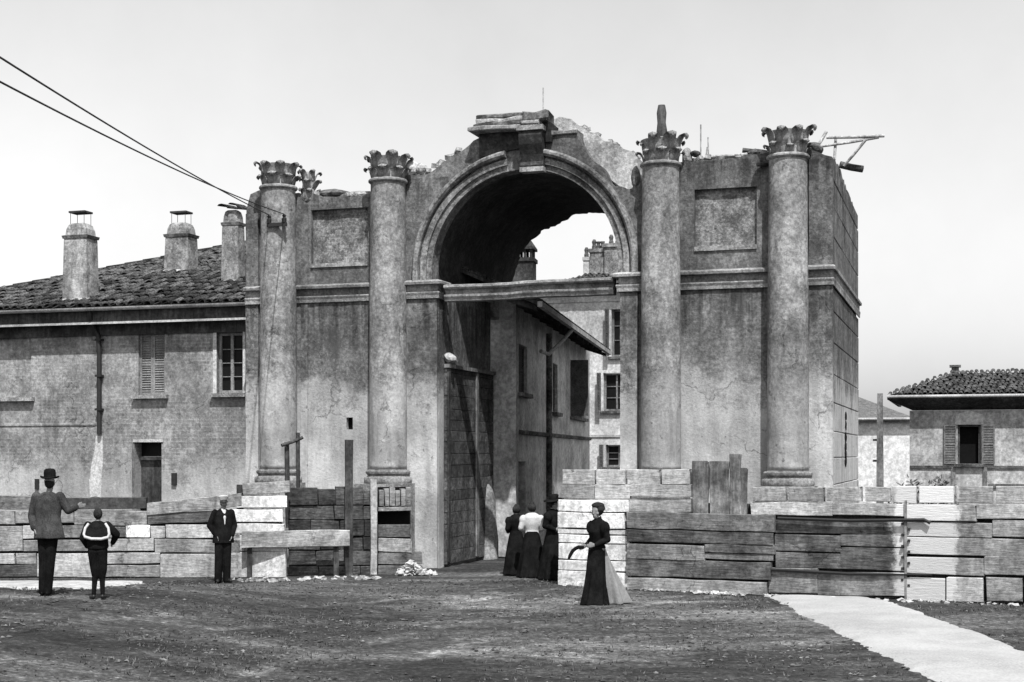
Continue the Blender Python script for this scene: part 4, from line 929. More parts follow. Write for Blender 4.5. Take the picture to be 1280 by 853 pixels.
    # post with steps
    W3 = 14.0; p = G.px(1100, 600, W3); pt = G.px(1100, 492, W3)
    po = empty('utility_post', G.world(p[0], W3, 0), G.rz, 'slim grey upright post standing before the whitewashed house', 'post')
    MB().ring([[(sx * q, sy * q, z) for sx, sy in ((-1, -1), (1, -1), (1, 1), (-1, 1))] for z, q in ((0, .1), (2, .095), (pt[1], .075))]).build('shaft', GREYW(), po)
    for z in (2.2, 2.8): MB().box(-.2, -.09, -.03, .03, z, z + .06).build('step_iron', IRON(), po)
build_right_houses()

# ------------------------------------------------------------------ hoardings and slab walls
def shard(rnd, r):
    bm = bmesh.new(); bmesh.ops.create_cube(bm, size=r * 1.7); M_ = Matrix.Rotation(rnd.uniform(0, 3), 3, 'X') @ Matrix.Rotation(rnd.uniform(0, 3), 3, 'Z')
    for v in bm.verts: v.co = M_ @ Vector((v.co.x * rnd.uniform(.5, 1.2), v.co.y * rnd.uniform(.5, 1.2), v.co.z * rnd.uniform(.4, 1)))
    return bm
class GroundFrame(Frame):
    def __init__(s, a, b):
        A = Vector((a[0], a[1], 0)); Bv = Vector((b[0], b[1], 0)); d = (Bv - A).normalized(); s.o = A; s.u = d; s.n = Vector((-d.y, d.x, 0)); s.rz = atan2(d.y, d.x)
def pieces(root, fr, lst, seed, thick=.14):
    rnd = random.Random(seed); out = []
    for it in lst:
        x0, x1, y0, y1, off, name, m = it[:7]; dl = it[7] if len(it) > 7 else 0           # dl: px by which the right end lies higher
        a = fr.px(x0, y1, off); b = fr.px(x1, y0, off); a2 = fr.px(x0, y0, off); b2 = fr.px(x1, y1, off)
        zs = fr.px((x0 + x1) / 2, y0, off)[1], fr.px((x0 + x1) / 2, y1, off)[1]
        if not dl and name == 'plank': dl = rnd.uniform(-1.4, 1.4)
        if dl: z0, z1, z0b, z1b = fr.px(x0, y1, off)[1], fr.px(x0, y0, off)[1], fr.px(x1, y1 - dl, off)[1], fr.px(x1, y0 - dl, off)[1]
        else: z0, z1, z0b, z1b = zs[1], zs[0], zs[1], zs[0]
        z0 = max(z0, -.03); z0b = max(z0b, -.03)
        m_ = slab_mesh(a[0] + .003, b[0] - .003, z0 + .002, z1 - .002, off + rnd.uniform(-.012, .012), off + thick + rnd.uniform(0, .02), rnd, .009, .009, .4, z0b + .002, z1b - .002)
        o = m_.build(name, m, root); out.append(o)
    return out
def board(name, lo, mid, hi, bands=None, rand=.2): return mat(name, lo * .72, mid * .78, hi * .85, 1.6, 16, .5, .15, rand=rand, grain=(.3, 1, 2.2), bands=bands, patch=(2.2, .62, .66, mid * .5))

def build_left_hoarding():
    FR = GroundFrame((-10.06, 28.6), (-4.4, 28.6))
    r = empty('hoarding', FR.o, FR.rz, 'low wall of rough slabs and planks with whitewashed end before the shuttered house', 'hoarding')
    MB().box(FR.px(-60, 700, .2)[0], FR.px(352, 700, .2)[0], .19, .24, 0, 1.25).build('gap_dark_sheet', DARKW(), r)  # dark sheet added behind so the plank gaps stay dark
    A = board('slab_grey', .17, .26, .38); D = board('slab_dark', .06, .10, .17); L_ = board('slab_pale', .28, .37, .48); Wt = mat('whitewash', .4, .53, .63, 1.6, 12, .5, .22, patch=(1.6, .59, .66, .2), rand=.15)
    lst = []
    lst += [(-60, 46, 620, 637, .0, 'plank', D), (47, 182, 623, 637, .03, 'plank', mat('plank_black', .03, .045, .07, 2, 12, .4))]
    lst += [(-60, 18, 639, 656, .0, 'plank', L_), (19, 92, 639, 655, .0, 'plank', A), (93, 183, 638, 657, .02, 'plank', A)]
    lst += [(-60, 28, 658, 689, .0, 'stone_block', A), (29, 75, 657, 674, .0, 'plank', L_), (76, 140, 657, 673, .0, 'stone_block', A), (141, 157, 659, 672, .02, 'stone_block', D), (158, 187, 657, 672, .0, 'stone_block', Wt), (188, 206, 658, 673, .03, 'stone_block', A), (207, 300, 656, 673, .0, 'plank', L_)]
    lst += [(29, 120, 675, 690, .0, 'plank', A), (121, 192, 674, 690, .0, 'plank', L_), (193, 300, 674, 691, .0, 'plank', A)]
    lst += [(-60, 18, 692, 705, .0, 'stone_block', L_), (20, 45, 692, 706, .01, 'stone_block', A), (47, 120, 692, 722, .0, 'stone_block', L_), (121, 200, 692, 706, .0, 'plank', L_), (201, 298, 693, 722, .0, 'stone_block', L_), (-60, 46, 707, 722, .0, 'plank', D), (121, 200, 707, 722, .0, 'plank', A)]
    lst += [(184, 302, 629, 645, -.02, 'plank', A, 12), (184, 300, 642, 656, .0, 'plank', D, 5), (303, 362, 604, 619, .0, 'plank', A, 3)]
    lst += [(291, 358, 620, 635, .0, 'stone_block', Wt), (290, 353, 637, 653, .0, 'stone_block', Wt), (293, 355, 655, 668, .0, 'stone_block', Wt), (289, 357, 669, 689, .02, 'stone_block', Wt), (288, 357, 690, 722, .0, 'stone_block', Wt)]
    pieces(r, FR, lst, 41)
    for x, y0 in ((60, 622), (180, 622), (300, 606)):
        a = FR.px(x, y0, .3); MB().box(a[0] - .06, a[0] + .06, .25, .36, 0, a[1]).build('post', DARKW(), r)
build_left_hoarding()

def build_middle():
    FR = GroundFrame((-4.5, 29.0), (-1.7, 29.6))
    r = empty('barrier_wall', FR.o, FR.rz, 'dark low wall of sooty blocks with a boarded gap at the foot of the left columns', 'wall')
    D = board('block_sooty', .03, .06, .12, rand=.45); A = board('slab_grey', .17, .26, .38); K = board('slab_dark', .06, .10, .17)
    lst = []; rnd = random.Random(6)
    y = 612
    while y < 716:
        x = 361; h = rnd.uniform(15, 22)
        while x < 470:
            w = rnd.uniform(22, 40); x1 = min(x + w, 471); top_ = y + (rnd.uniform(-8, 4) if y < 613 else 0)
            lst.append((x, x1 - .8, top_, min(y + h, 720) - .8, rnd.uniform(-.02, .03), 'stone_block', D)); x = x1
        y += h
    lst += [(473, 514, 656, 672, .0, 'plank', K), (473, 514, 673, 690, .0, 'plank', A), (473, 528, 691, 706, .02, 'plank', K), (473, 528, 707, 720, .0, 'plank', K), (473, 514, 634, 640, .0, 'plank', A)]
    for k in range(6): lst.append((474 + k * 6.8, 479.6 + k * 6.8, 613 - (k % 3) * 2, 633, .02, 'stone_block', A))
    pieces(r, FR, lst, 43, .25)
    MB().box(FR.px(362, 700, .2)[0], FR.px(470, 700, .2)[0], .26, .32, 0, 1.6).build('gap_dark_sheet', VOID(), r)  # near-black sheets added behind blocks and boards to darken the gaps
    MB().box(FR.px(473, 700, .2)[0], FR.px(514, 700, .2)[0], .3, .36, 0, 1.75).build('gap_dark_sheet', VOID(), r)
    def post(label, x0, x1, y0, y1, off, m, lean=0):
        a = FR.px(x0, y1, off); b = FR.px(x1, y0, off); hw = (b[0] - a[0]) / 2; e = FR.world(a[0] + hw, off, 0); rnd = random.Random(int(x0))
        mb = slab_mesh(0, b[1], -hw, hw, -.05, .05, rnd, .008, .01, .4); mb.v = [(z + lean * x, y, x) for x, y, z in mb.v]
        o = mb.build('timber_post', m); o.location = e; o.rotation_euler = (0, 0, FR.rz); tag(o, label, 'post', 'posts of the barrier')
    post('tall dark timber post rising above the sooty barrier wall', 431, 441, 550, 722, -.28, DARKW()); post('pale timber post beside the boarded gap', 463, 471, 600, 720, -.14, mat('pale_timber', .2, .3, .4, 2, 12, .4), 0)
    a = FR.px(302, 685, -.45); b = FR.px(437, 665, -.45); rnd = random.Random(3)
    mb = slab_mesh(0, b[0] - a[0], 0, .33, -.04, .04, rnd, .01, .012, .4); o = mb.build('rail_plank', A); o.location = FR.world(a[0], -.45, a[1]); o.rotation_euler = (0, 0, FR.rz)
    # two short stakes carrying the rail
    tag(o, 'weathered grey plank fixed as a rail across the whitewashed slabs', 'plank')
    for x in (420, 312):
        q = FR.px(x, 690, -.36); MB().box(q[0] - .05, q[0] + .05, -.05, .03, 0, a[1] + .25).build('stake', DARKW(), o); k = bpy.context.scene.objects
        c = o.children[-1]; c.location = (-a[0], .09, -a[1])
    # crooked pole with a cross stick behind the wall
    FR2 = GroundFrame((-4.5, 29.6), (-1.7, 30.2))
    poles('crooked_pole', 'thin crooked pole with slanting cross stick before the first column', 'pole', [(360, 660, 359, 553, .05), (352, 557, 379, 547, .035), (373, 660, 373, 541, .04)], 0, FR2, DARKW())
    # pale rubble heaped at the foot of the pier
    heap = MB(); rnd = random.Random(8)
    for k in range(220):
        t = rnd.random(); x = 497 + 45 * t; q = FR.world(FR.px(x, 716, -.1)[0], -.15 + rnd.uniform(-.25, .2), 0); hgt = .26 * math.exp(-((t - .35) / .25) ** 2) * rnd.random(); s_ = .02 + .07 * rnd.random() ** 2
        bm = shard(rnd, s_)
        heap.add([(q.x + v.co.x * rnd.uniform(.8, 1.4), q.y + v.co.y, q.z + hgt + v.co.z * rnd.uniform(.5, .9)) for v in bm.verts], [tuple(v.index for v in f.verts) for f in bm.faces]); bm.free()
    tag(heap.build('rubble_heap', mat('white_rubble', .2, .34, .5, 4, 12, .3)), 'heap of pale rubble at the foot of the arch pier', 'rubble', kind='stuff')
    fr = MB()
    for k in range(60):
        x = rnd.uniform(280, 480); q = FR.world(FR.px(x, 722, -.9)[0], -.9 + rnd.uniform(-.3, .5), 0); s_ = rnd.uniform(.02, .07)
        bm = shard(rnd, s_); fr.add([(q.x + v.co.x * 1.3, q.y + v.co.y, q.z + v.co.z * .7) for v in bm.verts], [tuple(v.index for v in f.verts) for f in bm.faces]); bm.free()
    tag(fr.build('scattered_rubble', mat('rubble_mixed', .1, .25, .5, 1.3, 9, .2)), 'scattered stones along the foot of the barrier wall', 'rubble', kind='stuff')
build_middle()

def build_right_hoarding():
    FR = GroundFrame((.887, 26.86), (8.28, 23.55)); X = lambda x: FR.px(x, 680, 0)[0]
    r = empty('hoarding', FR.o, FR.rz, 'long low wall of stacked slabs and boards before the right columns', 'hoarding')
    bands = [(X(1116), X(1196))]
    A = board('right_slab_grey', .2, .29, .4, bands); D = board('right_board_dark', .05, .085, .15, bands); L_ = board('right_slab_pale', .3, .4, .52, bands); Wt = MATS['whitewash']; Md = board('right_board_mid', .10, .16, .24, bands); B_ = board('right_board_grey', .14, .21, .3, bands)
    MB().box(X(702), X(1400), .2, .25, 0, 1.55).build('gap_dark_sheet', DARKW(), r)  # added dark sheet at the back, darkens the open joints
    lst = []
    # segment by the passage: blocks, two courses, whitewashed butt, dark boarding
    for (a, b) in ((703, 743), (746, 781), (784, 824), (827, 862)): lst.append((a, b, 587, 606, .0, 'stone_block', L_))
    lst += [(702, 743, 607, 624, .0, 'stone_block', A), (744, 787, 606, 624, .0, 'stone_block', L_), (788, 866, 606, 622, .0, 'stone_block', A), (787, 868, 623, 641, .02, 'stone_block', L_)]
    for i, (y0, y1, x1) in enumerate(((625, 640, 786), (641, 661, 781), (662, 668, 783), (669, 679, 786), (680, 700, 783), (701, 714, 784), (715, 731, 786))): lst.append((698, x1, y0, y1 + (3 if i == 6 else 0), .0, 'stone_block', Wt))
    lst += [(783, 968, 642, 663, -.09, 'board', Md), (783, 966, 664, 680, -.08, 'board', D), (784, 880, 681, 700, -.10, 'board', Md), (881, 968, 681, 692, -.07, 'board', D), (783, 963, 701, 723, -.09, 'board', D), (784, 958, 725, 741, -.12, 'board', B_)]
    lst += [(881, 966, 692.5, 700.5, -.06, 'board', Md)]
    # middle run
    for (a, b) in ((941, 982), (986, 1029), (1033, 1076), (1082, 1113)): lst.append((a, b, 609, 627, .0, 'stone_block', A))
    lst += [(938, 1040, 628, 645, .0, 'stone_block', L_), (1041, 1131, 629, 645, .0, 'stone_block', A)]
    lst += [(969, 1131, 651, 668, .03, 'board', D), (969, 1050, 669, 690, .02, 'board', D), (1051, 1131, 669, 684, .03, 'board', D), (969, 1050, 691, 711, .03, 'board', D), (1051, 1131, 685, 713, .02, 'board', D), (960, 1022, 710, 742, -.02, 'stone_block', B_, -1), (1023, 1131, 715, 745, -.02, 'stone_block', B_, -1)]
    # right run
    for (a, b) in ((1115, 1145), (1149, 1192), (1196, 1241), (1245, 1290), (1294, 1340)): lst.append((a, b, 608, 629, .0, 'stone_block', A))
    lst += [(1133, 1220, 631, 652, .0, 'board', A), (1221, 1400, 631, 650, .0, 'board', A), (1133, 1240, 653, 672, .0, 'board', A), (1241, 1400, 651, 673, .0, 'board', A), (1133, 1400, 674, 696, .0, 'board', A), (1133, 1230, 697, 719, .0, 'board', A), (1231, 1400, 697, 721, .0, 'board', A)]
    for (a, b) in ((1133, 1181), (1184, 1229), (1233, 1278), (1282, 1330), (1332, 1400)): lst.append((a, b, 722, 752, -.02, 'stone_block', L_ if a < 1230 else A, -1))
    pieces(r, FR, lst, 47)
    # long iron rod on the boards, upright boards with a notch, seam strip
    a = FR.px(972, 648, -.06); b = FR.px(1155, 650, -.06); MB().tube([(a[0], -.05, a[1]), ((a[0] + b[0]) / 2, -.05, a[1] - .02), (b[0], -.05, b[1]), (b[0] + .1, -.06, b[1] - .05)], .03, 6).build('iron_rail', IRON(), r, 60)
    a = FR.px(960, 712, -.06); b = FR.px(1165, 719, -.06); MB().tube([(a[0], -.05, a[1]), ((a[0] + b[0]) / 2, -.05, a[1] - .03), (b[0], -.05, b[1])], [.03, .03, .01], 6).build('iron_rail', IRON(), r, 60)
    a = FR.px(1132, 745, -.03); MB().box(a[0] - .018, a[0] + .018, -.03, .02, 0, 1.65).build('seam_strip', GREYW(), r)
    for k in range(12): q = FR.px(1128 + (k % 2) * 8, 655 + k * 7, -.02); MB().box(q[0] - .02, q[0] + .02, -.035, .02, q[1] - .02, q[1] + .02).build('bolt_head', IRON(), r)
    rnd = random.Random(15)
    for (x0, x1, y0, y1, off) in ((865, 886, 577, 646, -.03), (887, 911, 577, 644, -.06), (912, 926, 568, 645, -.04), (924, 934, 586, 645, -.02)):
        a = FR.px(x0, y1, off); b = FR.px(x1, y0, off); hw = (b[0] - a[0]) / 2
        mb = slab_mesh(a[1], b[1], -hw, hw, -.03, .03, rnd, .012, .01, .25); mb.v = [(a[0] + hw + z, y + off, x) for x, y, z in mb.v]; mb.build('upright_board', mat('upright_timber', .10, .16, .24, 2.2, 12, .5, .4, grain=(2, 1, .2), rand=.2), r)
    rub = MB(); rnd = random.Random(18)                # scraps of stone and mortar along the foot of the wall
    for k in range(150):
        x = rnd.choice([rnd.uniform(700, 1280), rnd.gauss(895, 18)]); q = FR.world(FR.px(x, 740, -.2)[0], -.16 - abs(rnd.gauss(0, .13)), 0); s_ = rnd.uniform(.012, .05)
        bm = shard(rnd, s_); rub.add([(q.x + v.co.x * rnd.uniform(.8, 1.6), q.y + v.co.y, q.z + v.co.z * .7) for v in bm.verts], [tuple(v.index for v in f.verts) for f in bm.faces]); bm.free()
    tag(rub.build('wall_foot_rubble', MATS['rubble_mixed']), 'scraps of stone and mortar along the foot of the right wall', 'rubble', kind='stuff')
    # seedlings and rubble behind the wall
    sh = MB(); rnd = random.Random(5)
    c = G.world(G.px(1160, 605, 2.0)[0], 2.0, 0)
    lm = mat('weed_leaf', .05, .09, .14, 5, 20, .1)
    pl = empty('weed_plant', (c.x, c.y, 0), 0, 'straggling weeds growing up behind the whitewashed slabs', 'plant')
    st = MB(); lv = MB()
    for k in range(16):
        x = rnd.uniform(-.9, .9); y = rnd.uniform(-.3, .3); hgt = rnd.uniform(1.1, 1.75) + .15; tx = x + rnd.uniform(-.3, .3); st.tube([(x, y, 0), ((x + tx) / 2 + .05, y, hgt * .5), (tx, y + rnd.uniform(-.1, .1), hgt)], [.014, .01, .004], 5)
        for j in range(40):
            t = rnd.uniform(.55, 1.05); p = Vector((x + (tx - x) * t + rnd.uniform(-.14, .14), y + rnd.uniform(-.14, .14), hgt * t)); a = Vector((rnd.uniform(-1, 1), rnd.uniform(-1, 1), rnd.uniform(-.5, 1))).normalized(); b = a.orthogonal().normalized() * .025; l = rnd.uniform(.05, .1)
            lv.add([p - b, p + b, p + a * l + b * .8, p + a * l * 1.5, p + a * l - b * .8], [(0, 1, 2, 3, 4)])
    st.build('stem', DARKW(), pl); lv.build('foliage', lm, pl)
build_right_hoarding()

# ------------------------------------------------------------------ overhead wires to the first column
def build_wires():
    ub, zb = G.px(346, 280, -.62)
    ins = empty('wire_bracket', G.world(ub, -.6, zb), G.rz, 'dark iron wire bracket with insulators fixed to the first column', 'bracket')
    MB().box(-.22, .24, -.06, -.01, -.06, .02).build('cross_arm', IRON(), ins)
    for x in (-.18, 0.18): MB().lathe([(.02, 0), (.05, .02), (.055, .1), (.03, .13), (.045, .17), (.02, .2)], 10, (x, -.03)).build('insulator', flat('brown_glaze', .02, .3), ins)
    MB().tube([(0, .03, -.03), (0, .25, -.05)], .03, 6).build('shank', IRON(), ins)
    for i, (x0, y0, x1, y1, d, tx, lb) in enumerate(((-50, 40, 318, 262, 13.5, -.18, 'upper of two long overhead wires running to the first column'), (-50, 76, 318, 266, 13.5, .18, 'lower of two long overhead wires running to the first column'))):
        A = CAM + ray(x0, y0) * d; Bp = ins.matrix_basis @ Vector((tx, -.05, .2)); pts = []
        for k in range(25):
            t = k / 24; p = A.lerp(Bp, t); p.z -= .9 * t * (1 - t) * (.35 if i == 0 else .45); pts.append(p)
        tag(MB().tube(pts, .0115, 6).build('overhead_wire', mat('wire', .03, .05, .08), None, 180), lb, 'wire', 'overhead wires')
build_wires()

# ------------------------------------------------------------------ people
def blob(prims, voxel=.011, smooth=4, name='body'):
    mb = MB()
    for p in prims:
        if p[0] == 'c':
            a, ra, b, rb = Vector(p[1]), p[2], Vector(p[3]), p[4]; d = (b - a); L = max(d.length, 1e-4); t = d / L; path = []; rad = []
            for k in range(4): q = k / 4 * pi / 2; path.append(a - t * ra * cos(q)); rad.append(max(.0015, ra * sin(q)))
            path.append(a); rad.append(ra); path.append(b); rad.append(rb)
            for k in range(3, -1, -1): q = k / 4 * pi / 2; path.append(b + t * rb * cos(q)); rad.append(max(.0015, rb * sin(q)))
            mb.tube(path, rad, 12)
        elif p[0] == 'e':
            c, r = Vector(p[1]), p[2]; bm = bmesh.new(); bmesh.ops.create_icosphere(bm, subdivisions=3, radius=1)
            mb.add([(c.x + v.co.x * r[0], c.y + v.co.y * r[1], c.z + v.co.z * r[2]) for v in bm.verts], [tuple(v.index for v in f.verts) for f in bm.faces]); bm.free()
        elif p[0] == 'l':                            # loft of elliptical rings (x,y,z,rx,ry[,fold,nf])
            rings = []
            for i, q in enumerate(p[1]):
                x, y, z, rx, ry = q[:5]; fa = q[5] if len(q) > 5 else 0; nf = q[6] if len(q) > 6 else 0; n = 48
                rings.append([(x + rx * cos(a) * (1 + fa * sin(nf * a + i * .25)), y + ry * sin(a) * (1 + fa * sin(nf * a + i * .25)), z) for a in [2 * pi * k / n for k in range(n)]])
            mb.ring(rings)
    me = mb.mesh(name); o = bpy.data.objects.new('tmp', me); COL.objects.link(o)
    r = o.modifiers.new('r', 'REMESH'); r.mode = 'VOXEL'; r.voxel_size = voxel; r.use_smooth_shade = True
    if smooth: s = o.modifiers.new('s', 'SMOOTH'); s.iterations = smooth; s.factor = .5
    dg = bpy.context.evaluated_depsgraph_get(); out = bpy.data.meshes.new_from_object(o.evaluated_get(dg)); bpy.data.objects.remove(o); bpy.data.meshes.remove(me); out.name = name
    for p in out.polygons: p.use_smooth = True
    return out
def sc(prims, k):
    out = []
    for p in prims:
        if p[0] == 'c': out.append(('c', Vector(p[1]) * k, p[2] * k, Vector(p[3]) * k, p[4] * k))
        elif p[0] == 'e': out.append(('e', Vector(p[1]) * k, tuple(q * k for q in p[2])))
        else: out.append(('l', [tuple(v * k for v in q[:5]) + tuple(q[5:]) for q in p[1]]))
    return out
def hand(w, d, side, curl=.5):
    """palm and five fingers from wrist w along direction d; side: sideways unit vector towards the thumb"""
    w = Vector(w); d = Vector(d).normalized(); s = Vector(side).normalized(); n = d.cross(s).normalized(); pr = []
    pc = w + d * .085
    for k in (-1.2, -.4, .4, 1.2): pr.append(('c', w + s * k * .012, .016, pc + s * k * .02, .014))
    for k, L in zip((1.4, .5, -.4, -1.3), (.07, .08, .074, .056)):
        a = pc + s * k * .019; b = a + (d + n * curl * .4).normalized() * L * .5; c = b + (d * (1 - curl) + n * curl).normalized() * L * .5
        pr += [('c', a, .0095, b, .009), ('c', b, .009, c, .0075)]
    a = w + d * .03 + s * .028; b = a + (d + s * .8).normalized() * .04; c = b + (d + n * .4).normalized() * .035
    pr += [('c', a, .012, b, .011), ('c', b, .011, c, .009)]
    return pr
def head_prims(c, yaw=0, pitch=0):
    """head about centre c, facing -y, then turned"""
    M_ = Matrix.Rotation(yaw, 3, 'Z') @ Matrix.Rotation(pitch, 3, 'X'); c = Vector(c); T = lambda x, y, z: c + M_ @ Vector((x, y, z))
    return [('c', T(0, .02, .035), .082, T(0, -.005, .03), .078), ('c', T(0, -.02, .02), .07, T(0, -.045, -.07), .045), ('c', T(0, -.04, -.085), .03, T(0, -.06, -.092), .022), ('c', T(0, -.085, .015), .008, T(0, -.108, -.022), .013),
            ('c', T(.075, .01, .0), .014, T(.08, .015, .03), .016), ('c', T(-.075, .01, .0), .014, T(-.08, .015, .03), .016), ('c', T(-.02, -.088, -.056), .008, T(.02, -.088, -.056), .008),
            ('c', T(-.045, -.07, .035), .012, T(.045, -.07, .035), .012), ('c', T(-.05, -.05, -.02), .025, T(.05, -.05, -.02), .025)]
def limb(a, ra, b, rb, c, rc): return [('c', a, ra, b, rb), ('c', b, rb, c, rc)]
SKIN = mat('skin', .14, .18, .22, 6, 40, .05, mot=0); HAIR = mat('dark_hair', .012, .02, .035, 8, 60, .3)
BLACKC = mat('black_cloth', .005, .008, .014, 5, 60, .25, rough=.95, spec=.02, mot=0); GREYC = mat('grey_cloth', .025, .045, .075, 5, 50, .3, .2, spec=.03, mot=0); WHITEC = mat('white_cloth', .36, .45, .52, 5, 50, .2, mot=0); PALEC = mat('pale_grey_cloth', .16, .2, .24, 5, 50, .2, .1, mot=0); LEATH = flat('black_leather', .012, .5)
def person(label, loc, yaw, k):
    e = empty('person', loc, yaw, label, 'person'); return e
def add(e, name, prims, m, k, voxel=.011, smooth=4): return put(name, blob(sc(prims, k), voxel, smooth, name), m, e)
def body(hd, headyaw, headpitch, arms, legs, ts=1.0):
    """arms: list of (shoulder, elbow, wrist, handdir, thumb, curl); legs: list of (hip, knee, ankle, toe)"""
    pr = head_prims(hd, headyaw, headpitch); hd = Vector(hd)
    pr += [('c', hd + Vector((0, .02, -.06)), .05, (0, .01, 1.40), .052), ('c', (-.12 * ts, .01, 1.36), .06 * ts, (.12 * ts, .01, 1.36), .06 * ts), ('c', (-.07 * ts, 0, 1.28), .12 * ts, (.07 * ts, 0, 1.28), .12 * ts), ('c', (-.05 * ts, 0, 1.1), .105 * ts, (.05 * ts, 0, 1.1), .105 * ts), ('c', (-.07 * ts, .01, .95), .115 * ts, (.07 * ts, .01, .95), .115 * ts)]
    for s_, el, wr, hdv, th, cu in arms: pr += limb(s_, .052 * ts, el, .042 * ts, wr, .028) + hand(wr, hdv, th, cu)
    for hp, kn, an, to in legs: pr += limb(hp, .085 * ts, kn, .056, an, .04) + [('c', an, .04, Vector(an) + Vector((0, 0, -.04)), .04), ('c', (an[0], an[1], .04), .038, (to[0], to[1], .028), .028)]
    return pr

def man_with_hat():
    x, y = (60 - CX) / FPX * 21.2, 21.2; e = person('man in a bowler hat and grey jacket seen from behind beside a boy', (x, y, ground_z(x, y) - .01), 0, 1); e.scale = (.85, .9, 1); k = 1.01
    hd = (.02, .03, 1.62); aL = ((-.20, .01, 1.41), (-.29, .05, 1.14), (-.20, -.10, .96), (.5, .1, -.7), (0, -1, 0), .7); aR = ((.20, .01, 1.41), (.33, .04, 1.23), (.43, .16, 1.27), (.7, .5, .1), (0, 0, 1), .5)
    lg = (((-.08, .0, .93), (-.08, .01, .50), (-.10, .03, .09), (-.12, .20, 0)), ((.08, 0, .93), (.05, -.02, .50), (.0, .0, .09), (.03, .17, 0)))
    add(e, 'body', body(hd, pi, 0, (aL, aR), lg), SKIN, k)
    jk = [('l', [(0, .01, 1.49, .07, .065), (0, .01, 1.455, .15, .10), (0, .01, 1.38, .225, .14), (0, .01, 1.25, .225, .15), (0, .005, 1.12, .21, .145), (.01, .0, 1.0, .225, .155, .02, 5), (.02, -.01, .88, .25, .17, .03, 5), (.025, -.01, .82, .255, .175, .04, 5)])]
    for s_, el, wr, *_ in (aL, aR): jk += limb(s_, .085, el, .07, Vector(el).lerp(Vector(wr), .88), .058)
    jk += [('c', (-.12, -.0, 1.02), .05, (.12, .02, 1.0), .045)]
    add(e, 'jacket', jk, GREYC, k)
    tr = []
    for hp, kn, an, to in lg: tr += limb((hp[0], hp[1], .93), .108, kn, .078, (an[0], an[1], .06), .07)
    add(e, 'trousers', tr + [('c', (-.07, 0, .97), .125, (.07, 0, .97), .125)], BLACKC, k)
    for hp, kn, an, to in lg: add(e, 'shoe', [('c', (an[0], an[1] - .02, .05), .048, (to[0], to[1], .035), .036)], LEATH, k)
    add(e, 'hair', [('e', (hd[0], hd[1] - .015, hd[2] + .0), (.083, .095, .085))], HAIR, k)
    h = MB().lathe([(.155, 1.675), (.158, 1.685), (.12, 1.69), (.098, 1.70), (.10, 1.75), (.09, 1.795), (.06, 1.82), (.01, 1.828)], 24, (hd[0], hd[1]), 1, 1.12); h.v = [(x * k, y * k, (z + .12 * (hd[1] - y) * 0 + .25 * (x - hd[0]) ** 2 * 6) * k) for x, y, z in h.v]; h.build('bowler_hat', BLACKC, e, 40)
man_with_hat()

def sailor_boy():
    x, y = (122 - CX) / FPX * 21.0, 21.0; e = person('boy in a dark sailor suit with white edged collar seen from behind', (x, y, ground_z(x, y) - .01), .15, 1); e.scale = (.88, .9, 1); k = .775
    hd = (.0, .07, 1.56); aL = ((-.20, .01, 1.37), (-.30, .04, 1.14), (-.22, .15, .96), (.3, .8, -.3), (0, 0, 1), .6); aR = ((.20, .01, 1.37), (.38, .05, 1.2), (.28, .17, 1.02), (-.3, .8, -.3), (0, 0, 1), .6)
    lg = (((-.08, .0, .93), (-.05, .04, .50), (-.08, .0, .09), (-.16, .12, 0)), ((.08, 0, .93), (.09, .03, .50), (.10, .02, .09), (.14, .17, 0)))
    add(e, 'body', body(hd, pi, .3, (aL, aR), lg), SKIN, k, .010)
    bl = [('l', [(0, .02, 1.46, .07, .065), (0, .02, 1.42, .15, .10), (0, .01, 1.35, .225, .15), (0, .0, 1.22, .21, .15), (0, -.01, 1.08, .215, .15, .03, 7), (0, -.01, .98, .225, .16, .04, 7), (0, -.01, .93, .2, .15)])]
    for s_, el, wr, *_ in (aL, aR): bl += limb(s_, .085, el, .08, Vector(el).lerp(Vector(wr), .85), .055)
    add(e, 'blouse', bl, BLACKC, k, .010)
    kn_ = [('c', (-.06, 0, .92), .14, (.06, 0, .92), .14)]
    for hp, kn, an, to in lg: kn_ += limb((hp[0], 0, .90), .13, (kn[0], kn[1], .55), .105, (kn[0], kn[1], .42), .075)
    add(e, 'knickerbockers', kn_, BLACKC, k, .010)
    for hp, kn, an, to in lg: add(e, 'stocking', limb(kn, .066, Vector(kn).lerp(Vector(an), .4), .06, an, .045), BLACKC, k, .009); add(e, 'shoe', [('c', (an[0], an[1] - .02, .05), .048, (to[0], to[1], .035), .036)], LEATH, k, .009)
    add(e, 'hair', [('e', (hd[0], hd[1] - .02, hd[2] + .03), (.096, .105, .11))], HAIR, k, .009)
    # square collar lying on the back: dark cloth, white tape round its edge
    P = [(-.17, -.085, 1.41), (-.235, -.12, 1.33), (-.26, -.16, 1.22), (-.235, -.185, 1.17), (-.1, -.205, 1.135), (.1, -.205, 1.13), (.235, -.185, 1.16), (.26, -.16, 1.22), (.235, -.12, 1.33), (.17, -.085, 1.41)]
    c = [Vector(p) * k for p in P]; ctr = Vector((0, -.15, 1.28)) * k; mb = MB(); n = len(c)
    mb.add(c + [p + Vector((0, .012, 0)) for p in c] + [ctr, ctr + Vector((0, .012, 0))], [(i, (i + 1) % n, 2 * n) for i in range(n)] + [((i + 1) % n + n, i + n, 2 * n + 1) for i in range(n)] + [(i, i + n, (i + 1) % n + n, (i + 1) % n) for i in range(n)])
    co = mb.build('collar', BLACKC, e, 60); MB().tube([p + Vector((0, -.008, 0)) for p in c], .022, 8).build('white_tape', WHITEC, co, 60)
sailor_boy()

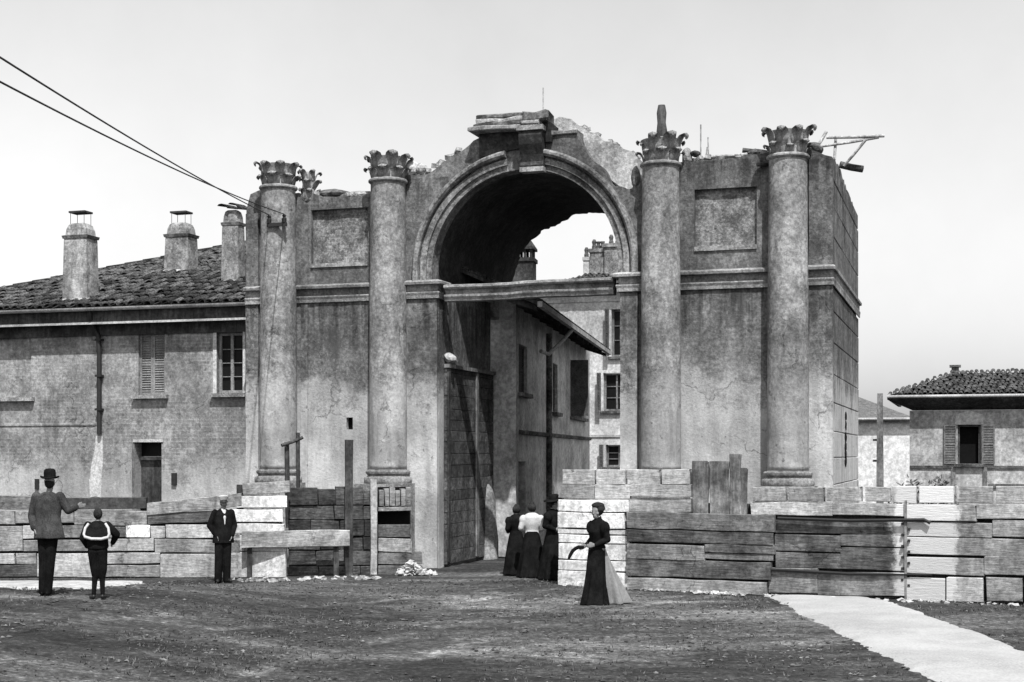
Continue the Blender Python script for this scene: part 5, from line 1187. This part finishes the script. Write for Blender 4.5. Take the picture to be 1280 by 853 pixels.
def man_with_cap():
    x, y = (279 - CX) / FPX * 27.6, 27.6; e = person('man in a black suit and white cap, hands in pockets, by white slabs', (x, y, -.01), .45, 1); e.scale = (.84, .88, 1); k = .935
    hd = (.0, -.02, 1.60); aL = ((-.20, .01, 1.40), (-.31, .07, 1.16), (-.19, -.05, .97), (.3, -.3, -.6), (0, -1, 0), .5); aR = ((.20, .01, 1.40), (.29, .06, 1.15), (.19, -.08, .95), (-.3, -.3, -.6), (0, -1, 0), .5)
    lg = (((-.09, .0, .93), (-.11, -.01, .50), (-.12, .02, .09), (-.17, -.14, 0)), ((.09, 0, .93), (.09, -.01, .50), (.09, .01, .09), (.15, -.15, 0)))
    add(e, 'body', body(hd, .25, 0, (aL, aR), lg), SKIN, k)
    jk = [('l', [(0, .03, 1.50, .07, .06), (0, .02, 1.455, .15, .10), (0, .015, 1.38, .225, .145), (0, .01, 1.25, .23, .155), (0, .01, 1.1, .22, .155), (0, .01, .98, .24, .165, .02, 5), (0, .01, .86, .26, .17, .03, 5), (0, .01, .80, .265, .175, .03, 5)])]
    for s_, el, wr, *_ in (aL, aR): jk += limb(s_, .088, el, .075, Vector(el).lerp(Vector(wr), .95), .062)
    add(e, 'jacket', jk, BLACKC, k)
    add(e, 'shirt_front', [('l', [(.0, -.10, 1.12, .012, .035), (.0, -.105, 1.2, .03, .045), (0, -.09, 1.33, .055, .055), (0, -.05, 1.43, .065, .055), (0, -.01, 1.50, .062, .06)])], WHITEC, k, .009)
    tr = [('c', (-.07, 0, .97), .13, (.07, 0, .97), .13)]
    for hp, kn, an, to in lg: tr += limb((hp[0], hp[1], .93), .125, kn, .10, (an[0], an[1], .06), .092)
    add(e, 'trousers', tr, BLACKC, k)
    for hp, kn, an, to in lg: add(e, 'shoe', [('c', (an[0], an[1] + .02, .05), .048, (to[0], to[1], .035), .036)], LEATH, k)
    add(e, 'hair', [('e', (hd[0], hd[1] + .025, hd[2] + .02), (.083, .09, .085))], HAIR, k); add(e, 'moustache', [('c', (-.03, -.125, 1.555), .010, (.03, -.12, 1.555), .010)], HAIR, k, .007, 1)
    cp = MB().lathe([(.09, 1.655), (.095, 1.67), (.11, 1.70), (.125, 1.735), (.115, 1.755), (.02, 1.765)], 24, (hd[0], hd[1] + .01)); cp.v = [(x * k, y * k, (z - .12 * y) * k) for x, y, z in cp.v]; co = cp.build('cap', WHITEC, e, 40)
    v = MB(); rs = []
    for t in range(9): a = pi + pi * t / 8; rs.append([(hd[0] + q * cos(a) * .95, hd[1] + .0 + q * sin(a), 1.672 - (.05 if q > .1 else 0) + h_) for q, h_ in ((.085, 0), (.085 + .065 * sin(pi * t / 8), 0), (.085 + .065 * sin(pi * t / 8), .008), (.085, .01))])
    v.ring(rs); v.v = [(x * k, y * k, z * k) for x, y, z in v.v]; v.build('visor', LEATH, co)
man_with_cap()

def skirt(zw, zb, rw, rb, fold=.07, nf=11, cy=.02, sx=1.0): 
    out = []
    for i in range(9):
        t = i / 8; r = rw + (rb - rw) * (t ** .8); out.append((0, cy * t, zw + (zb - zw) * t, r * sx, r * .9, fold * t, nf))
    return [('l', out)]
def walking_woman():
    d = 23.4; x = (747 - CX) / FPX * d; e = person('woman in a black high necked dress walking before the white slabs', (x, d, -.005), -.95, 1); k = .955
    hd = (.0, -.02, 1.57); aL = ((-.15, .01, 1.36), (-.20, .06, 1.12), (-.13, -.15, 1.0), (.1, -.8, -.3), (0, 0, 1), .7); aR = ((.15, .01, 1.36), (.20, .05, 1.11), (.11, -.15, 1.02), (-.3, -.8, -.1), (0, 0, 1), .7)
    lg = (((-.07, .0, .90), (-.07, -.10, .48), (-.07, -.12, .09), (-.07, -.28, 0)), ((.07, 0, .90), (.07, -.02, .48), (.07, .10, .09), (.08, -.04, 0)))
    add(e, 'body', body(hd, .3, .1, (aL, aR), lg, .72), SKIN, k)
    bd = [('l', [(0, .01, 1.50, .05, .052), (0, .01, 1.45, .06, .062), (0, .01, 1.42, .135, .09), (0, .01, 1.36, .185, .12), (0, -.015, 1.24, .165, .145), (0, .0, 1.11, .13, .115), (0, .01, 1.03, .115, .105), (0, .01, .96, .145, .13)])]
    for s_, el, wr, *_ in (aL, aR): bd += [('e', (s_[0] * 1.2, .01, 1.30), (.075, .095, .12))] + limb((s_[0] * 1.15, s_[1], 1.28), .075, el, .058, Vector(el).lerp(Vector(wr), .93), .038)
    add(e, 'bodice', bd, BLACKC, k); add(e, 'collar', [('l', [(0, .008, 1.475, .053, .055), (0, .004, 1.50, .051, .053)])], WHITEC, k, .008)
    sk = []
    for i in range(11):
        t = i / 10; r = .125 + .07 * t ** .75 + .03 * t ** 6; sk.append((0, -.015 - .05 * t, 1.03 - 1.01 * t, r * .95, r * 1.08, .13 * t ** .7, 7))
    add(e, 'skirt', [('l', sk)], BLACKC, k, .011, 2)
    tr = []
    for i in range(11): t = i / 10; tr.append((.05 - .02 * t, .08 + .27 * t ** 1.15, 1.0 - .985 * t, .03 + .17 * t, .02 + .27 * t ** 1.1, .26 * t ** .8, 6))
    add(e, 'train', [('l', tr)], PALEC, k, .011, 1)
    add(e, 'hair', [('e', (hd[0], hd[1] + .03, hd[2] + .03), (.10, .10, .10)), ('e', (hd[0], hd[1] + .03, hd[2] + .105), (.11, .11, .06)), ('e', (hd[0], hd[1] + .11, hd[2] + .06), (.07, .05, .06)), ('e', (.085, .01, hd[2] + .05), (.035, .06, .05)), ('e', (-.085, .01, hd[2] + .05), (.035, .06, .05))], HAIR, k, .009)
    for hp, kn, an, to in lg: add(e, 'shoe', [('c', (an[0], an[1] + .02, .045), .04, (to[0], to[1], .03), .028)], LEATH, k, .009)
    w = e.matrix_basis @ (Vector((-.12, -.24, .97)) * k)
    b = [w + Vector((.03, 0, .01)), w + Vector((-.05, -.02, .01)), w + Vector((-.10, -.02, -.01)), w + Vector((-.15, -.02, -.05)), w + Vector((-.19, -.02, -.12)), w + Vector((-.215, -.02, -.18))]
    tag(MB().tube([p - w for p in b], [.022, .03, .03, .03, .028, .018], 10).build('scarf', BLACKC, None, 60), 'short dark scarf drooping in a curve from the hand of the woman in black', 'scarf').location = w
walking_woman()

def alley_woman(px_, d, yaw, label, top, k, face, hat=None, fold=8):
    x = (px_ - CX) / FPX * d; e = person(label, (x, d, -.01), yaw, 1)
    hd = (.0, .0, 1.56); aL = ((-.17, .01, 1.37), (-.25, .03, 1.13), (-.14, -.15, 1.05), (.5, -.5, .1), (0, 0, 1), .6); aR = ((.17, .01, 1.37), (.25, .03, 1.13), (.14, -.15, 1.03), (-.5, -.5, .1), (0, 0, 1), .6)
    lg = (((-.08, .0, .90), (-.08, -.01, .48), (-.08, .0, .09), (-.1, -.16, 0)), ((.08, 0, .90), (.08, .0, .48), (.08, .02, .09), (.09, -.12, 0)))
    add(e, 'body', body(hd, face, .1, (aL, aR), lg, .8), SKIN, k, .012)
    bd = [('l', [(0, .01, 1.48, .06, .06), (0, .01, 1.44, .14, .095), (0, .01, 1.37, .205, .13), (0, .0, 1.22, .19, .14), (0, .0, 1.08, .145, .115), (0, .01, 1.0, .16, .13)])]
    for s_, el, wr, *_ in (aL, aR): bd += [('e', (s_[0] * 1.15, 0, 1.31), (.095, .10, .115))] + limb((s_[0] * 1.1, s_[1], 1.30), .085, el, .065, Vector(el).lerp(Vector(wr), .93), .042)
    add(e, 'blouse', bd, top, k, .012); add(e, 'skirt', skirt(1.06, .02, .145, .34, .10, fold), BLACKC, k, .013, 3)
    add(e, 'hair', [('e', (hd[0], hd[1] + .02 * cos(face), hd[2] + .03), (.10, .105, .105)), ('e', (hd[0], hd[1] + .03, hd[2] + .12), (.06, .06, .05))], HAIR, k, .01)
    for hp, kn, an, to in lg: add(e, 'shoe', [('c', (an[0], an[1] + .02, .045), .04, (to[0], to[1], .03), .028)], LEATH, k, .01)
    if hat:
        h = MB().lathe([(.21, 1.655), (.215, 1.665), (.12, 1.68), (.10, 1.69), (.105, 1.75), (.09, 1.77), (.01, 1.775)], 24); h.v = [(x * k, y * k, (z + .2 * x) * k) for x, y, z in h.v]; h.build('hat', BLACKC, e, 40)
alley_woman(665, 28.6, pi, 'woman in a white blouse and long black skirt with her back turned under the arch', WHITEC, .87, 0)
alley_woman(645, 29.3, pi + .5, 'woman dressed all in black beside the white bloused woman under the arch', BLACKC, .83, 0, None, 7)
alley_woman(692, 28.2, .9, 'woman in black with a broad dark hat half hidden by the slab wall', BLACKC, .93, -.2, True, 9)
